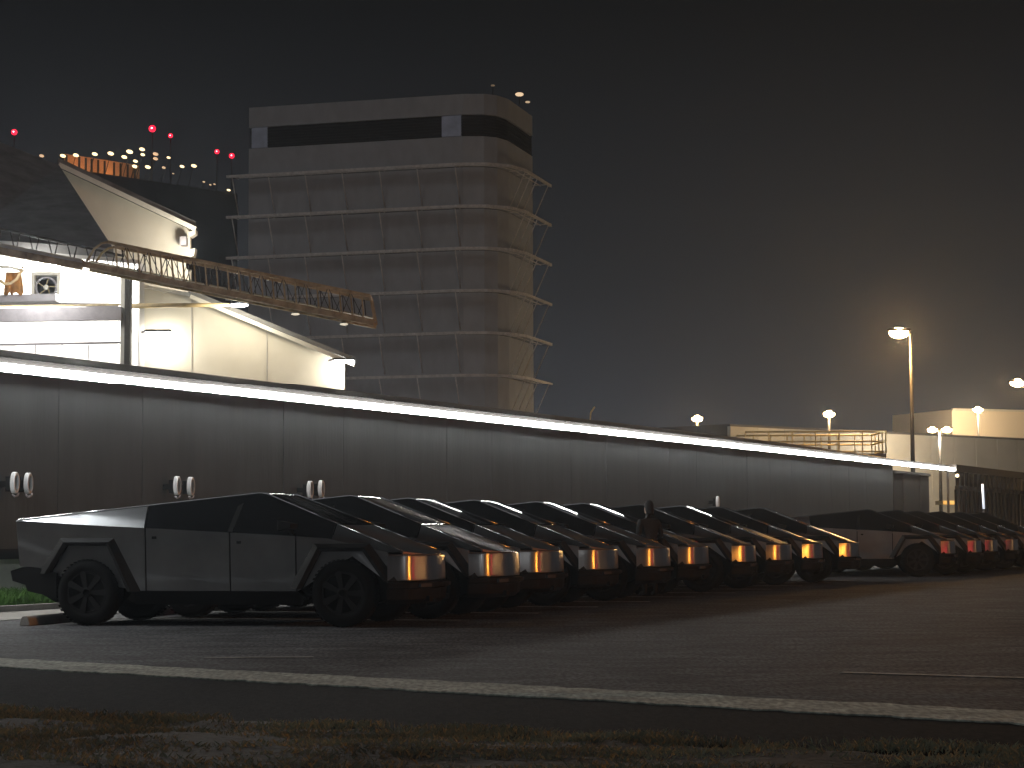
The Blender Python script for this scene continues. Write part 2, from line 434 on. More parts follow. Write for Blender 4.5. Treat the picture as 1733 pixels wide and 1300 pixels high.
def front_path(off=0.0, n=9):
    """plan of the nose from the right corner round to the left one"""
    base = [(2.44, -0.985), (2.70, -0.845), (2.86, -0.42), (2.90, 0.0)]
    pts = []
    for (x0, y0), (x1, y1), m in ((base[0], base[1], 4), (base[1], base[2], n), (base[2], base[3], 6)):
        for k in range(m): pts.append((x0 + (x1-x0)*k/m, y0 + (y1-y0)*k/m))
    pts.append(base[3])
    for _ in range(3):    # soften the corners into tight bends
        q = pts[:]
        for i in range(1, len(pts)-1): q[i] = ((pts[i-1][0] + 2*pts[i][0] + pts[i+1][0])/4, (pts[i-1][1] + 2*pts[i][1] + pts[i+1][1])/4)
        q[-1] = (pts[-1][0] - 0.004, 0.0); pts = q
    pts = pts + [(x, -y) for x, y in pts[-2::-1]]
    out = []
    for i, p in enumerate(pts):
        a, b = Vector((*pts[max(i-1, 0)], 0)), Vector((*pts[min(i+1, len(pts)-1)], 0)); d = (b - a).normalized()
        nrm = Vector((d.y, -d.x, 0)); out.append(Vector((p[0], p[1], 0)) + nrm*off)
    return out
def band(bm, prof, n=9):
    """sweep (offset, z) profile round the nose; closed by a thin back"""
    rows = [[bm.verts.new(v + Vector((0, 0, z))) for v in front_path(o, n)] for o, z in prof]
    rows.append([bm.verts.new(v + Vector((0, 0, prof[-1][1]))) for v in front_path(prof[-1][0] - 0.06, n)])
    rows.append([bm.verts.new(v + Vector((0, 0, prof[0][1]))) for v in front_path(prof[0][0] - 0.06, n)])
    rows.append(rows[0])
    for a, b in zip(rows, rows[1:]):
        for i in range(len(a)-1): bm.faces.new((a[i], a[i+1], b[i+1], b[i]))

def make_truck():
    t = empty('pickup_truck')
    # core that closes the shell
    bm = bmesh.new()
    add_panel(bm, [(-2.78, -0.70, 0.50), (-2.78, -0.70, 1.36), (-0.9, -0.70, 1.28), (1.2, -0.70, 1.15), (2.55, -0.70, 0.90), (2.6, -0.70, 0.45), (2.2, -0.70, 0.30), (-2.4, -0.70, 0.30)], (0, 1.40, 0))
    new_obj('chassis', bm, plastic, t)
    for s in (-1, 1):
        inn = Vector((0, -s*0.03, 0))
        zl = 0.47
        quarter = [(-2.88, 1.405), (-2.83, 0.80), (-2.50, 0.775), R_ARCH[0], R_ARCH[1], R_ARCH[2], (-1.18, 0.485), (-1.16, zl), (-0.975, zl)]
        pts = [side(x, z, s) for x, z in quarter] + [belt(-0.975, s), belt(-1.9, s)]
        panel('quarter_panel', pts, inn, steel, t)
        for nm, x0, x1 in (('door', -0.955, 0.235), ('door', 0.255, 1.165)):
            pts = [side(x0, zl, s), side(x1, zl, s), belt(x1, s), belt((x0+x1)/2, s), belt(x0, s)]
            d = panel(nm, pts, inn, steel, t)
            bm = bmesh.new(); add_box(bm, side(x0 + 0.12, lerp_tab(BELT, x0)[0] - 0.13, s) + Vector((0, s*0.004, 0)), (0.06, 0.012, 0.035)); new_obj('handle_button', bm, plastic, d)
        fend = [(1.185, zl), (1.19, 0.50), F_ARCH[1], F_ARCH[2], F_ARCH[3], (2.44, 0.585)]
        pts = [side(x, z, s) for x, z in fend] + [Vector((2.44, s*0.978, 0.585)), Vector((2.44, s*0.960, 0.985)), belt(2.2, s), belt(1.62, s), belt(1.185, s)]
        panel('fender', pts, inn, steel, t)
        # rocker below the doors
        bm = bmesh.new()
        add_panel(bm, [(-1.15, s*0.955, 0.465), (1.18, s*0.955, 0.465), (1.28, s*0.93, 0.36), (1.22, s*0.86, 0.285), (-1.15, s*0.86, 0.285), (-1.25, s*0.93, 0.36)], (0, -s*0.2, 0))
        new_obj('rocker', bm, plastic, t)
        # upper facet: sail, windows, fender top
        panel('sail_panel', [belt(-2.88, s), belt(-1.9, s), belt(-0.985, s), roofe(-1.02, s), roofe(-1.9, s), roofe(-2.88, s)], (0, -s*0.02, -0.008), steel, t)
        w = panel('side_window', [belt(-0.965, s), belt(0.1, s), belt(1.10, s), belt(1.66, s), roofe(1.66, s), roofe(0.69, s), roofe(0.64, s), roofe(0.60, s), roofe(0.56, s), roofe(0.51, s), roofe(-0.2, s), roofe(-1.0, s)], (0, -s*0.02, -0.008), glass, t)
        bm = bmesh.new(); add_bar(bm, belt(0.25, s) + Vector((0, s*0.003, 0.004)), roofe(0.33, s) + Vector((0, s*0.003, -0.02)), 0.012, 0.07, up=Vector((1, 0, 0))); new_obj('pillar', bm, plastic, w)
        panel('fender_top', [belt(1.68, s), belt(2.1, s), Vector((2.44, s*0.960, 0.99)), roofe(2.62, s), roofe(2.2, s), roofe(1.68, s)], (0, -s*0.02, -0.01), steel, t)
        # trim rails along the roof line, added to catch the strip light's glint
        tube('roof_rail', [roofe(x, s, 0.004) for x in (-2.86, -1.5, 0.0, 0.50, 0.54, 0.57, 0.60, 0.63, 0.66, 0.70, 1.3, 1.68)], 0.013, rail_metal, t, 8)
        tube('hood_rail', [roofe(x, s, 0.003) for x in (1.72, 2.2, 2.6)], 0.011, rail_metal, t, 8)
        # wheel-arch flares and liners
        for arch in (R_ARCH, F_ARCH):
            cx = (arch[1][0] + arch[2][0]) / 2
            outer = [side(x, z, s) + Vector((0, s*0.055, 0)) for x, z in arch]
            lip = [side(x, z, s) + Vector(((x - cx)*0.20, s*0.004, 0.055 if z > 0.9 else 0.0)) for x, z in arch]
            inner = [Vector((p.x + (cx - p.x)*0.10, s*(abs(p.y) - 0.035), p.z - (0.05 if p.z > 0.9 else 0))) for p in outer]
            bm = bmesh.new(); rows = [[bm.verts.new(p) for p in r] for r in (lip, outer, inner)]
            rows.append([bm.verts.new(Vector((p.x, s*0.70, p.z))) for p in inner])
            for a, b in zip(rows, rows[1:]):
                for i in range(3): bm.faces.new((a[i], a[i+1], b[i+1], b[i]))
            new_obj('wheel_arch', bm, flare_mat, t)
        # mirror
        bm = bmesh.new()
        add_panel(bm, [(1.02, s*1.02, 1.26), (1.20, s*1.02, 1.29), (1.22, s*1.02, 1.36), (1.02, s*1.02, 1.40)], (-0.03, s*0.20, 0.01))
        add_bar(bm, (1.12, s*0.96, 1.22), (1.12, s*1.06, 1.28), 0.05, 0.04)
        bmesh.ops.bevel(bm, geom=bm.edges[:], offset=0.008, segments=1, affect='EDGES')
        new_obj('mirror', bm, plastic, t)
    # top surfaces
    panel('roof_glass', [roofe(-0.98, -1), roofe(0.505, -1), roofe(0.505, 1), roofe(-0.98, 1)], (0, 0, -0.02), glass, t)
    bm = bmesh.new(); xs_ = [0.51 + 0.18*k/12 for k in range(13)] + [0.72, 1.2, 1.68, 1.70]; rows = []
    for x in xs_:
        e_ = roofe(x, 1, -0.002); rows.append([bm.verts.new((x, e_.y*v, e_.z + 0.012*(1 - v*v))) for v in (-1, -0.8, -0.5, 0, 0.5, 0.8, 1)])
    for a, b in zip(rows, rows[1:]):
        for k in range(6): bm.faces.new((a[k], a[k+1], b[k+1], b[k]))
    bmesh.ops.solidify(bm, geom=bm.faces[:], thickness=0.015)
    new_obj('windshield', bm, glass, t, smooth=True)
    hc = roofe(2.64, 1).z
    panel('hood', [roofe(1.715, -1), roofe(2.62, -1), (2.80, -0.40, hc - 0.035), (2.85, 0, hc - 0.045), (2.80, 0.40, hc - 0.035), roofe(2.62, 1), roofe(1.715, 1)], (0, 0, -0.03), steel, t)
    bm = bmesh.new()
    n = 12
    for k in range(n):
        x0, x1 = -2.84 + k*1.84/n, -2.84 + (k + 1)*1.84/n - 0.012
        add_panel(bm, [roofe(x0, -1, -0.012), roofe(x1, -1, -0.012), roofe(x1, 1, -0.012), roofe(x0, 1, -0.012)], (0, 0, -0.03))
    tag(new_obj('bed_cover', bm, plastic, t), kind='stuff')
    # nose
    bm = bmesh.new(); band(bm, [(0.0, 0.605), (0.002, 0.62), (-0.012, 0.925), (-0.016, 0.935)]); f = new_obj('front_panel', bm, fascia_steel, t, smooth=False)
    for p in f.data.polygons: p.use_smooth = abs(p.normal.z) < 0.3
    bm = bmesh.new(); band(bm, [(-0.03, 0.936), (-0.034, 0.952)]); new_obj('light_bar', bm, lamp_off, t)
    bm = bmesh.new(); band(bm, [(-0.07, 0.30), (0.0, 0.36), (0.012, 0.50), (0.045, 0.515), (0.05, 0.575), (0.012, 0.592), (-0.01, 0.600)]); b = new_obj('front_bumper', bm, plastic, t)
    for s in (-1, 1):
        bm = bmesh.new(); add_box(bm, (2.80, s*0.60, 0.545), (0.08, 0.26, 0.045), Matrix.Rotation(s*0.30, 3, 'Z')); bmesh.ops.translate(bm, verts=bm.verts, vec=(0.03, 0, 0)); new_obj('headlight', bm, lamp_off, b)
        bm = bmesh.new(); add_panel(bm, [(2.80, s*0.5, 0.40), (2.82, s*0.42, 0.40), (2.82, s*0.42, 0.33), (2.80, s*0.5, 0.33)], (0.08, 0, 0)); new_obj('tow_hook', bm, flare_mat, b)
    # tail
    panel('tailgate', [(-2.885, -0.955, 1.40), (-2.84, -0.93, 0.82), (-2.84, 0.93, 0.82), (-2.885, 0.955, 1.40)], (0.03, 0, 0), steel, t)
    box('tail_light', (-2.893, 0, 1.365), (0.012, 1.84, 0.03), red_lens, t)
    bm = bmesh.new()
    pr = [(-2.44, 0.76), (-2.78, 0.79), (-2.78, 0.735), (-2.96, 0.735), (-2.93, 0.60), (-2.74, 0.545), (-2.70, 0.46), (-2.28, 0.37), (-2.28, 0.70)]
    add_panel(bm, [(x, -0.955, z) for x, z in pr], (0, 1.91, 0)); new_obj('rear_bumper', bm, plastic, t)
    # wheels
    first = None
    for x in (FX, RX):
        for s in (-1, 1):
            w = empty('wheel', (x, s*0.84, WR)); w.parent = t
            if s > 0: w.rotation_euler = (0, 0, math.pi)
            if first is None:
                bm = bmesh.new()
                prof = [(0.13, 0.27), (0.15, 0.36), (0.13, 0.425), (0.08, WR), (-0.08, WR), (-0.125, 0.43), (-0.15, 0.37), (-0.145, 0.30), (-0.12, 0.275)]
                add_lathe(bm, prof, 40)
                ty = new_obj('tyre', bm, rubber, w, smooth=True)
                bm = bmesh.new()
                for k in range(44):
                    a = 2*math.pi*k/44
                    for yy in (-0.11, 0.06):
                        add_box(bm, (math.cos(a)*(WR + 0.001), yy, math.sin(a)*(WR + 0.001)), (0.006, 0.06, 0.03), Matrix.Rotation(-a, 3, 'Y'))
                tr = tag(new_obj('tread', bm, rubber, ty), kind='stuff')
                bm = bmesh.new()
                add_lathe(bm, [(-0.10, 0.285), (-0.135, 0.285), (-0.135, 0.262), (-0.112, 0.255), (-0.105, 0.0)], 40); rm = new_obj('rim', bm, cover_mat, w)
                bm = bmesh.new()
                for k in range(7):
                    a = 2*math.pi*k/7
                    q = []
                    for rr, da in ((0.05, -0.5), (0.26, -0.17), (0.30, -0.10), (0.30, 0.10), (0.26, 0.17), (0.05, 0.5)):
                        q.append((math.cos(a + da)*rr, -0.142, math.sin(a + da)*rr))
                    add_panel(bm, q, (0, 0.03, 0))
                add_lathe(bm, [(-0.10, 0.07), (-0.15, 0.07), (-0.155, 0.05), (-0.10, 0.05)], 20)
                cv = tag(new_obj('wheel_cover', bm, cover_mat, w), kind='stuff'); first = (ty, tr, rm, cv)
            else:
                ty = share(first[0], 'tyre', w); share(first[1], 'tread', ty)['kind'] = 'stuff'
                share(first[2], 'rim', w); share(first[3], 'wheel_cover', w)['kind'] = 'stuff'
    return t

def copy_tree(o, parent=None):
    c = o.copy(); COL.objects.link(c)
    if parent: c.parent = parent
    for ch in o.children: copy_tree(ch, c)
    return c

YAW0 = R(13.2)
def truck_axes(a): return Vector((math.cos(a), -math.sin(a), 0)), Vector((math.sin(a), math.cos(a), 0))
def px_of(p):
    x, y, z = p.x, p.y, p.z - CAMH
    c, s = math.cos(PITCH), math.sin(PITCH); d = y*c + z*s; u = -y*s + z*c
    X, Y = x/d, -u/d; c, s = math.cos(ROLL), math.sin(ROLL)
    return 866.5 + FPX*(X*c + Y*s), 650 + FPX*(-X*s + Y*c)
def place(base, a, nose_px):
    """slide the truck along its own axis until its nose stands where the photograph has it"""
    F, L = truck_axes(a); lo, hi = -5.0, 5.0
    for _ in range(50):
        m = (lo + hi)/2; c = base + F*m
        q = max(px_of(c + F*fx + L*ly + Vector((0, 0, 0.75)))[0] for fx, ly in ((2.90, 0), (2.86, 0.42), (2.70, 0.845)))
        lo, hi = (m, hi) if q < nose_px else (lo, m)
    return base + F*lo
proto = make_truck()
N0 = Vector((-3.76, 28.75, 0)); UR = Vector((math.sin(R(22.5)), math.cos(R(22.5)), 0))
ROWA = [(755, 0), (880, 0.4), (955, -0.3), (1047, 0.2), (1135, -0.9), (1200, -0.6), (1280, -4.5), (1340, -0.4), (1393, -4.0), (1455, -2.4)]
LAB = ['nearest stainless pickup, side fully in view, pale lit sail and dark windows',
       'second pickup from the near end of the long row, dim nose, bright bonnet edge line',
       'third pickup from the near end of the long row, nose behind the second one',
       'fourth pickup from the near end of the long row, dull copper nose',
       'fifth pickup from the near end, wide amber nose below the standing person',
       'sixth pickup from the near end, amber nose just past the standing person',
       'seventh pickup from the near end of the long row, glowing orange nose',
       'eighth pickup from the near end of the long row, brownish dim nose',
       'ninth pickup from the near end, small orange nose before the last of the row',
       'last pickup of the long row, orange nose at the gap before the next row']
trucks = []
for i, (npx, dy) in enumerate(ROWA):
    o = proto if i == 0 else copy_tree(proto)
    a = YAW0 + R(dy)
    o.location = place(N0 + UR*2.65*i, a, npx); o.rotation_euler = (0, 0, -a)
    tag(o, LAB[i], 'pickup truck', 'pickups parked in the long row'); trucks.append(o)
ROWB = [(1617, 0.0), (1661, 0.4), (1688, -0.5), (1723, 0.6), (1752, 0.0), (1784, 0.2)]
LABB = ['first pickup of the farther row, its front wheel arch in view, red-lit nose',
        'second pickup of the farther row, small dim red nose',
        'third pickup of the farther row, dull red nose',
        'fourth pickup of the farther row, bright pink nose near the frame edge',
        'fifth pickup of the farther row, cut by the right frame edge',
        'sixth pickup of the farther row, only its roof in view at the frame edge']
B0 = Vector((9.1, 56.4, 0))
for i, (npx, dy) in enumerate(ROWB):
    o = copy_tree(proto); a = YAW0 + R(dy - 6.0)
    o.location = place(B0 + UR*2.65*i, a, npx); o.rotation_euler = (0, 0, -a)
    tag(o, LABB[i], 'pickup truck', 'pickups parked in the farther row'); trucks.append(o)

# stall lines and wheel stops
lines = []
F0, L0 = truck_axes(YAW0)
mk = empty('parking_lines', tuple(N0)); tag(mk, kind='structure')
for i in range(1, 11):
    c = N0 + UR*2.65*(i - 0.5) - N0
    bm = bmesh.new()
    a, b = c - F0*3.4, c + F0*2.7
    add_panel(bm, [a - L0*0.05, b - L0*0.05, b + L0*0.05, a + L0*0.05], (0, 0, 0.0035)); new_obj('parking_line', bm, white_paint, mk)
for (p0, p1, w) in (((345, 1114), (530, 1113), 0.05), ((1425, 1139), (1760, 1149), 0.05)):
    a, b = at_z(*p0, 0.0) - N0, at_z(*p1, 0.0) - N0; d = (b - a).normalized(); n = Vector((-d.y, d.x, 0))*w
    bm = bmesh.new(); add_panel(bm, [a - n, b - n, b + n, a + n], (0, 0, 0.0035)); new_obj('lane_line', bm, white_paint, mk)
stop0 = None
for i in range(10):
    tk = trucks[i]; F, L = truck_axes(-tk.rotation_euler.z)
    p = tk.location - F*2.62 + Vector((0, 0, 0.0)) - L*0.30
    if stop0 is None:
        bm = bmesh.new(); add_panel(bm, [(-0.08, -0.9, 0), (0.08, -0.9, 0), (0.055, -0.9, 0.10), (0.03, -0.9, 0.13), (-0.03, -0.9, 0.13), (-0.055, -0.9, 0.10)], (0, 1.8, 0))
        bmesh.ops.bevel(bm, geom=bm.edges[:], offset=0.006, segments=1, affect='EDGES')
        s = stop0 = new_obj('wheel_stop', bm, concrete)
    else:
        s = stop0.copy(); COL.objects.link(s)
    s.location = p; s.rotation_euler = (0, 0, tk.rotation_euler.z)
    tag(s, 'concrete wheel stop behind the rear wheel of the ' + ['nearest pickup', 'second pickup', 'third pickup', 'fourth pickup', 'fifth pickup', 'sixth pickup', 'seventh pickup', 'eighth pickup', 'ninth pickup', 'last pickup of the long row'][i], 'wheel stop', 'wheel stops of the long row')

# ------------------------------------------------------------------ white oval hoops on posts' brackets along the wall
def on_wall(px, py, o):
    r = ray(px, py); P = WO + WN*o; k = P.dot(WN) - WN.z
    k = (P - Vector((0, 0, CAMH))).dot(WN) / r.dot(WN)
    return Vector((0, 0, CAMH)) + r*k
hoop_src = None
WHERE = ['pair above the nearest pickup\'s bed']*2 + ['pair above the nearest pickup\'s window']*2 + ['pair above the nearest pickup\'s windshield']*2 + ['far along, just above the ninth pickup']
SIDE = ['left of the ', 'right of the ', 'left of the ', 'right of the ', 'left of the ', 'right of the ', '']
for i, (px, py) in enumerate(((24, 818), (47, 819), (299, 823), (322, 824), (524, 829), (543, 828), (1214, 850))):
    p = on_wall(px, py, 0.30)
    h = empty('wall_hoop', tuple(p), WRZ)
    if hoop_src is None:
        # local x along the wall, local -y out of it
        def ring(bm, ro, ri, y0, y1, n=28, sq=0.42):
            vs = [[bm.verts.new((math.cos(2*math.pi*k/n)*r*sq, y, math.sin(2*math.pi*k/n)*r)) for k in range(n)] for r, y in ((ro, y0), (ro, y1), (ro - 0.012, y1 - 0.012), (ri, y1 - 0.012), (ri, y0))]
            vs.append(vs[0])
            for a, b in zip(vs, vs[1:]):
                for k in range(n): bm.faces.new((a[k], a[(k+1) % n], b[(k+1) % n], b[k]))
        bm = bmesh.new(); ring(bm, 0.185, 0.135, 0.03, -0.05); a = new_obj('hoop', bm, hoop_white, h)
        bm = bmesh.new(); add_box(bm, (0, 0.10, -0.02), (0.10, 0.10, 0.26)); add_box(bm, (0, 0.22, -0.02), (0.08, 0.16, 0.10)); b = new_obj('bracket', bm, plastic, h)
        bm = bmesh.new(); add_tube(bm, [(0.02, 0.05, -0.20), (0.02, 0.0, -0.24), (0.07, -0.02, -0.22), (0.12, 0.0, -0.18)], 0.018, 8); c = new_obj('hook', bm, grey_steel, h)
        hoop_src = (a, b, c)
    else:
        for s, n in zip(hoop_src, ('hoop', 'bracket', 'hook')): share(s, n, h)
    tag(h, 'white oval hoop on the dark wall, ' + SIDE[i] + WHERE[i], 'wall fixture', 'white hoops on the dark wall')

# ------------------------------------------------------------------ white hall with the open bay (left background)
YH = 62.0
hall = empty('white_hall', (at(240, 660, YH).x, YH, 0)); HO = hall.location.copy()
tag(hall, 'tall white gabled industrial hall with a brightly lit open bay, behind the workshop', 'building')
def hp(px, py, Y): return at(px, py, Y) - HO
panel('gable_wall', [hp(98, 283, 72), hp(322, 388, 72), hp(322, 520, 72), hp(98, 520, 72)], (0, 0.3, 0), white_wall, hall)
r = bmesh.new(); add_panel(r, [hp(99, 266, 71.4), hp(331, 374, 71.4), hp(331, 384, 71.4), hp(99, 276, 71.4)], (-4.5, 16, 0)); rf = new_obj('upper_roof', r, dark_roof, hall)
bar('verge_board', hp(100, 278, 71.3), hp(331, 387, 71.3), 0.10, white_trim, rf, h=0.16)
bm = bmesh.new(); add_panel(bm, [hp(318, 392, 71.7), hp(331, 388, 71.7), hp(331, 394, 71.7), hp(322, 400, 71.7)], (0, 0.5, 0)); new_obj('eave_return', bm, white_trim, rf)
bm = bmesh.new(); add_panel(bm, [hp(322, 422, 71.7), hp(330, 419, 71.7), hp(328, 432, 71.7), hp(322, 434, 71.7)], (0, 0.5, 0)); new_obj('ledge', bm, white_trim, hall)
box('vent_box', hp(311, 408, 71.6), (0.22, 0.4, 0.3), grey_steel, hall)
panel('aisle_wall', [hp(240, 487, YH), hp(324, 500, YH), hp(583, 612, YH), hp(583, 700, YH), hp(240, 700, YH)], (0, 0.25, 0), white_wall, hall)
bm = bmesh.new(); add_panel(bm, [hp(322, 489, YH - 0.5), hp(600, 604, YH - 0.5), hp(602, 611, YH - 0.5), hp(322, 498, YH - 0.5)], (-2.2, 9, 0)); rf = new_obj('aisle_roof', bm, dark_roof, hall)
bar('verge_board', hp(322, 501, YH - 0.55), hp(600, 616, YH - 0.55), 0.08, white_trim, rf, h=0.12)
bar('aisle_flashing', hp(240, 484, YH - 0.1), hp(330, 499, YH - 0.1), 0.12, white_trim, hall, h=0.10)
for xx, y0 in ((325, 505), (452, 562)):
    bar('wall_joint', hp(xx, y0, YH - 0.015), hp(xx, 690, YH - 0.015), 0.012, grey_steel, hall, h=0.02)
# open bay
bay = mat('bay_white_lining', (0.78, 0.77, 0.74), 0.8, var=0.05, scale=0.5)
panel('bay_lining', [hp(-90, 395, 69), hp(236, 445, 69), hp(236, 700, 69), hp(-90, 700, 69)], (0, 0.2, 0), bay, hall)
panel('bay_side', [hp(236, 445, YH - 0.2), hp(222, 448, 69), hp(222, 700, 69), hp(236, 700, YH - 0.2)], (0.15, 0.0, 0), bay, hall)
panel('bay_ceiling', [hp(-90, 418, 60.3), hp(236, 446, 60.3), hp(236, 446, 69.1), hp(-90, 418, 69.1)], (0, 0, 0.12), bay, hall)
panel('bay_floor', [hp(-90, 660, YH), hp(236, 660, YH), hp(236, 660, 69), hp(-90, 660, 69)], (0, 0, -0.2), bay, hall)
col = empty('bay_column', tuple(hp(211, 640, YH - 0.4))); col.parent = hall
C0 = hp(211, 640, YH - 0.4)
for nm, x0, x1, y0, m in (('web', 206, 214, 0.0, white_trim), ('flange', 214, 222, -0.12, dark_steel)):
    bm = bmesh.new(); a = hp(x0, 470, YH - 0.4); b = hp(x1, 700, YH - 0.4)
    add_box(bm, ((a.x+b.x)/2 - C0.x, y0, (a.z+b.z)/2 - C0.z), (b.x - a.x - 0.004, 0.30, a.z - b.z)); new_obj(nm, bm, m, col)
bar('bay_beam', hp(-60, 534, YH - 0.6), hp(206, 530, YH - 0.6), 0.25, grey_steel, hall, h=0.40)
bar('bay_beam', hp(-60, 512, 65.0), hp(200, 516, 65.0), 0.10, grey_steel, hall, h=0.12)
bar('bay_rail', hp(-60, 584, YH - 0.4), hp(206, 579, YH - 0.4), 0.05, grey_steel, hall, h=0.07)
for x in (60, 105, 150): bar('bay_rail_post', hp(x, 583, YH - 0.36), hp(x, 640, YH - 0.36), 0.03, grey_steel, hall)
bar('bay_rail', hp(-60, 518, YH - 0.5), hp(206, 515, YH - 0.5), 0.05, rust, hall, h=0.05)
fan = empty('extractor_fan', tuple(at(79, 486, 64.0)))
tag(fan, 'square extractor fan with a round dark blade ring inside the bright open bay', 'fan')
bm = bmesh.new()
for x0, z0, sx_, sz_ in ((0, 0.42, 0.90, 0.10), (0, -0.42, 0.90, 0.10), (-0.40, 0, 0.10, 0.74), (0.40, 0, 0.10, 0.74)): add_box(bm, (x0, 0, z0), (sx_, 0.3, sz_))
new_obj('housing', bm, white_trim, fan)['kind'] = 'stuff'
box('backing', (0, 0.16, 0), (0.72, 0.02, 0.76), dark_steel, fan)
bm = bmesh.new(); add_lathe(bm, [(-0.02, 0.34), (-0.08, 0.34), (-0.08, 0.29), (-0.02, 0.29)], 28); new_obj('ring', bm, grey_steel, fan)
bm = bmesh.new(); add_lathe(bm, [(0.05, 0.08), (-0.10, 0.08), (-0.12, 0.05)], 16); new_obj('hub', bm, white_trim, fan)
for k in range(5):
    bm = bmesh.new(); add_box(bm, (0.17, 0, 0), (0.22, 0.02, 0.11), Matrix.Rotation(0.5, 3, 'X')); bl = new_obj('blade', bm, rust, fan); bl.rotation_euler = (0, 2*math.pi*k/5, 0)
bar('shelf', at(0, 506, 63.4), at(98, 504, 63.4), 0.6, grey_steel, None, h=0.22)
tag(bpy.data.objects['shelf'], 'grey steel shelf bearing the fan in the open bay', 'shelf')
cloth = mat('orange_cloth', (0.45, 0.24, 0.08), 0.8, var=0.4, scale=3)
bm = bmesh.new(); pr = []
for k in range(13):
    u = k/12; pr.append((at(10 + 26*u, 460, 63.0), at(6 + 33*u + 2*math.sin(9*u), 497 + 3*math.sin(17*u), 63.0 - 0.12*math.sin(11*u))))
vs = [(bm.verts.new(a), bm.verts.new((a + b)/2 + Vector((0, 0.06*math.sin(i*1.7), 0))), bm.verts.new(b)) for i, (a, b) in enumerate(pr)]
for a, b in zip(vs, vs[1:]):
    bm.faces.new((a[0], b[0], b[1], a[1])); bm.faces.new((a[1], b[1], b[2], a[2]))
bmesh.ops.solidify(bm, geom=bm.faces[:], thickness=0.03)
tag(new_obj('hanging_cloth', bm, cloth, smooth=True), 'orange-brown cloth hanging in the bright open bay beside the fan', 'cloth')
pts = [at(x, y, 62.9) for x, y in ((0, 474), (8, 480), (18, 479), (28, 472), (36, 458), (38, 450))]
tag(tube('hose', pts, 0.05, mat('hose_tan', (0.6, 0.45, 0.25), 0.6)), 'tan hose looping across the orange cloth in the open bay', 'hose')
tag(tube('bay_pipe', [at(-30, 448, 63.2), at(20, 452, 63.2), at(40, 458, 63.2)], 0.04, white_trim), 'white pipe along the top of the open bay', 'pipe')
# dark slab over the bay, standing in for the shaded gable wall
drf = panel('bay_roof', [at(-60, 402, 60) , at(192, 420, 60), at(100, 279, 70.5), at(-60, 216, 70.5)], (0, 0.1, -0.25), dark_roof)
drf.parent = hall; drf.location = -HO

def wall_lamp(px, py, Y, length, label, watts, col=(1.0, 0.93, 0.78), arm=0.0, lm=None):
    p = at(px, py, Y); t = empty('wall_lamp', tuple(p)); tag(t, label, 'lamp', 'lamps on the white hall')
    bm = bmesh.new(); add_box(bm, (0, 0, 0.05), (length, 0.22, 0.07)); bmesh.ops.bevel(bm, geom=bm.edges[:], offset=0.015, segments=2, affect='EDGES'); new_obj('housing', bm, dark_steel, t)
    bm = bmesh.new(); add_box(bm, (0, 0, -0.01), (length*0.92, 0.20, 0.05)); new_obj('lens', bm, lm or cool_lens, t)
    bm = bmesh.new(); add_bar(bm, (-length/2, 0, 0.05), (-length/2 - 0.15, 0.2, 0.02), 0.06); new_obj('arm', bm, grey_steel, t)
    point_light('lamp_light', (0.05, -0.05, -0.25), watts, col, 0.15, t); return t
wall_lamp(268, 562, YH - 0.65, 0.75, 'slim lamp on the white aisle wall beside the bay column', 90)
wall_lamp(582, 610, YH - 0.6, 0.62, 'lamp at the low right-hand eave corner of the white hall', 110)
# horizontal pole with a lamp head, sticking out from the column
pl = empty('pole_lamp', tuple(at(224, 517, YH - 1.4))); tag(pl, 'yellowish horizontal pole with a white lamp head, below the lattice gangway', 'lamp'); P0 = pl.location.copy()
tube('pole', [Vector((0, 0, 0)), at(388, 515, YH - 1.6) - P0], [0.075, 0.055], mat('tan_pole', (0.55, 0.42, 0.22), 0.6), pl)
bm = bmesh.new(); q = at(404, 516, YH - 1.6) - P0
bmesh.ops.create_uvsphere(bm, u_segments=16, v_segments=8, radius=1.0, matrix=Matrix.Translation(q) @ Matrix.Diagonal((0.28, 0.12, 0.055, 1))); new_obj('lamp_head', bm, cool_lens, pl, smooth=True)
point_light('lamp_light', q + Vector((0.0, -0.1, -0.2)), 180, (1.0, 0.9, 0.70), 0.15, pl)
# flood added on the aisle roof to light the upper gable, and the lights inside the bay
fl = empty('flood_lamp', tuple(at(326, 446, 70.1))); tag(fl, 'flood lamp on the aisle roof behind the lattice gangway', 'lamp')
box('housing', (0, 0, 0), (0.4, 0.25, 0.3), dark_steel, fl, Matrix.Rotation(-0.5, 3, 'X')); box('lens', (0, 0.14, 0.08), (0.34, 0.03, 0.24), cool_lens, fl, Matrix.Rotation(-0.5, 3, 'X'))
point_light('lamp_light', (-0.1, 0.2, 0.35), 300, (1.0, 0.92, 0.78), 0.2, fl)
for i, (px, py, Y) in enumerate(((-40, 470, 66.5), (60, 462, 60.4), (150, 484, 66.5))):
    hb = empty('bay_light', tuple(at(px, py - 14, Y))); tag(hb, ['first', 'second', 'third'][i] + ' strip light under the ceiling of the open bay, counted from the frame edge', 'strip light', 'lights in the open bay')
    box('housing', (0, 0, 0.06), (1.5, 0.2, 0.06), white_trim, hb); box('lens', (0, 0, 0.0), (1.44, 0.18, 0.05), cool_lens, hb)
    point_light('lamp_light', (0, -0.2, -0.3), 340 if i == 1 else 1500, (1.0, 0.96, 0.90), 0.3, hb)

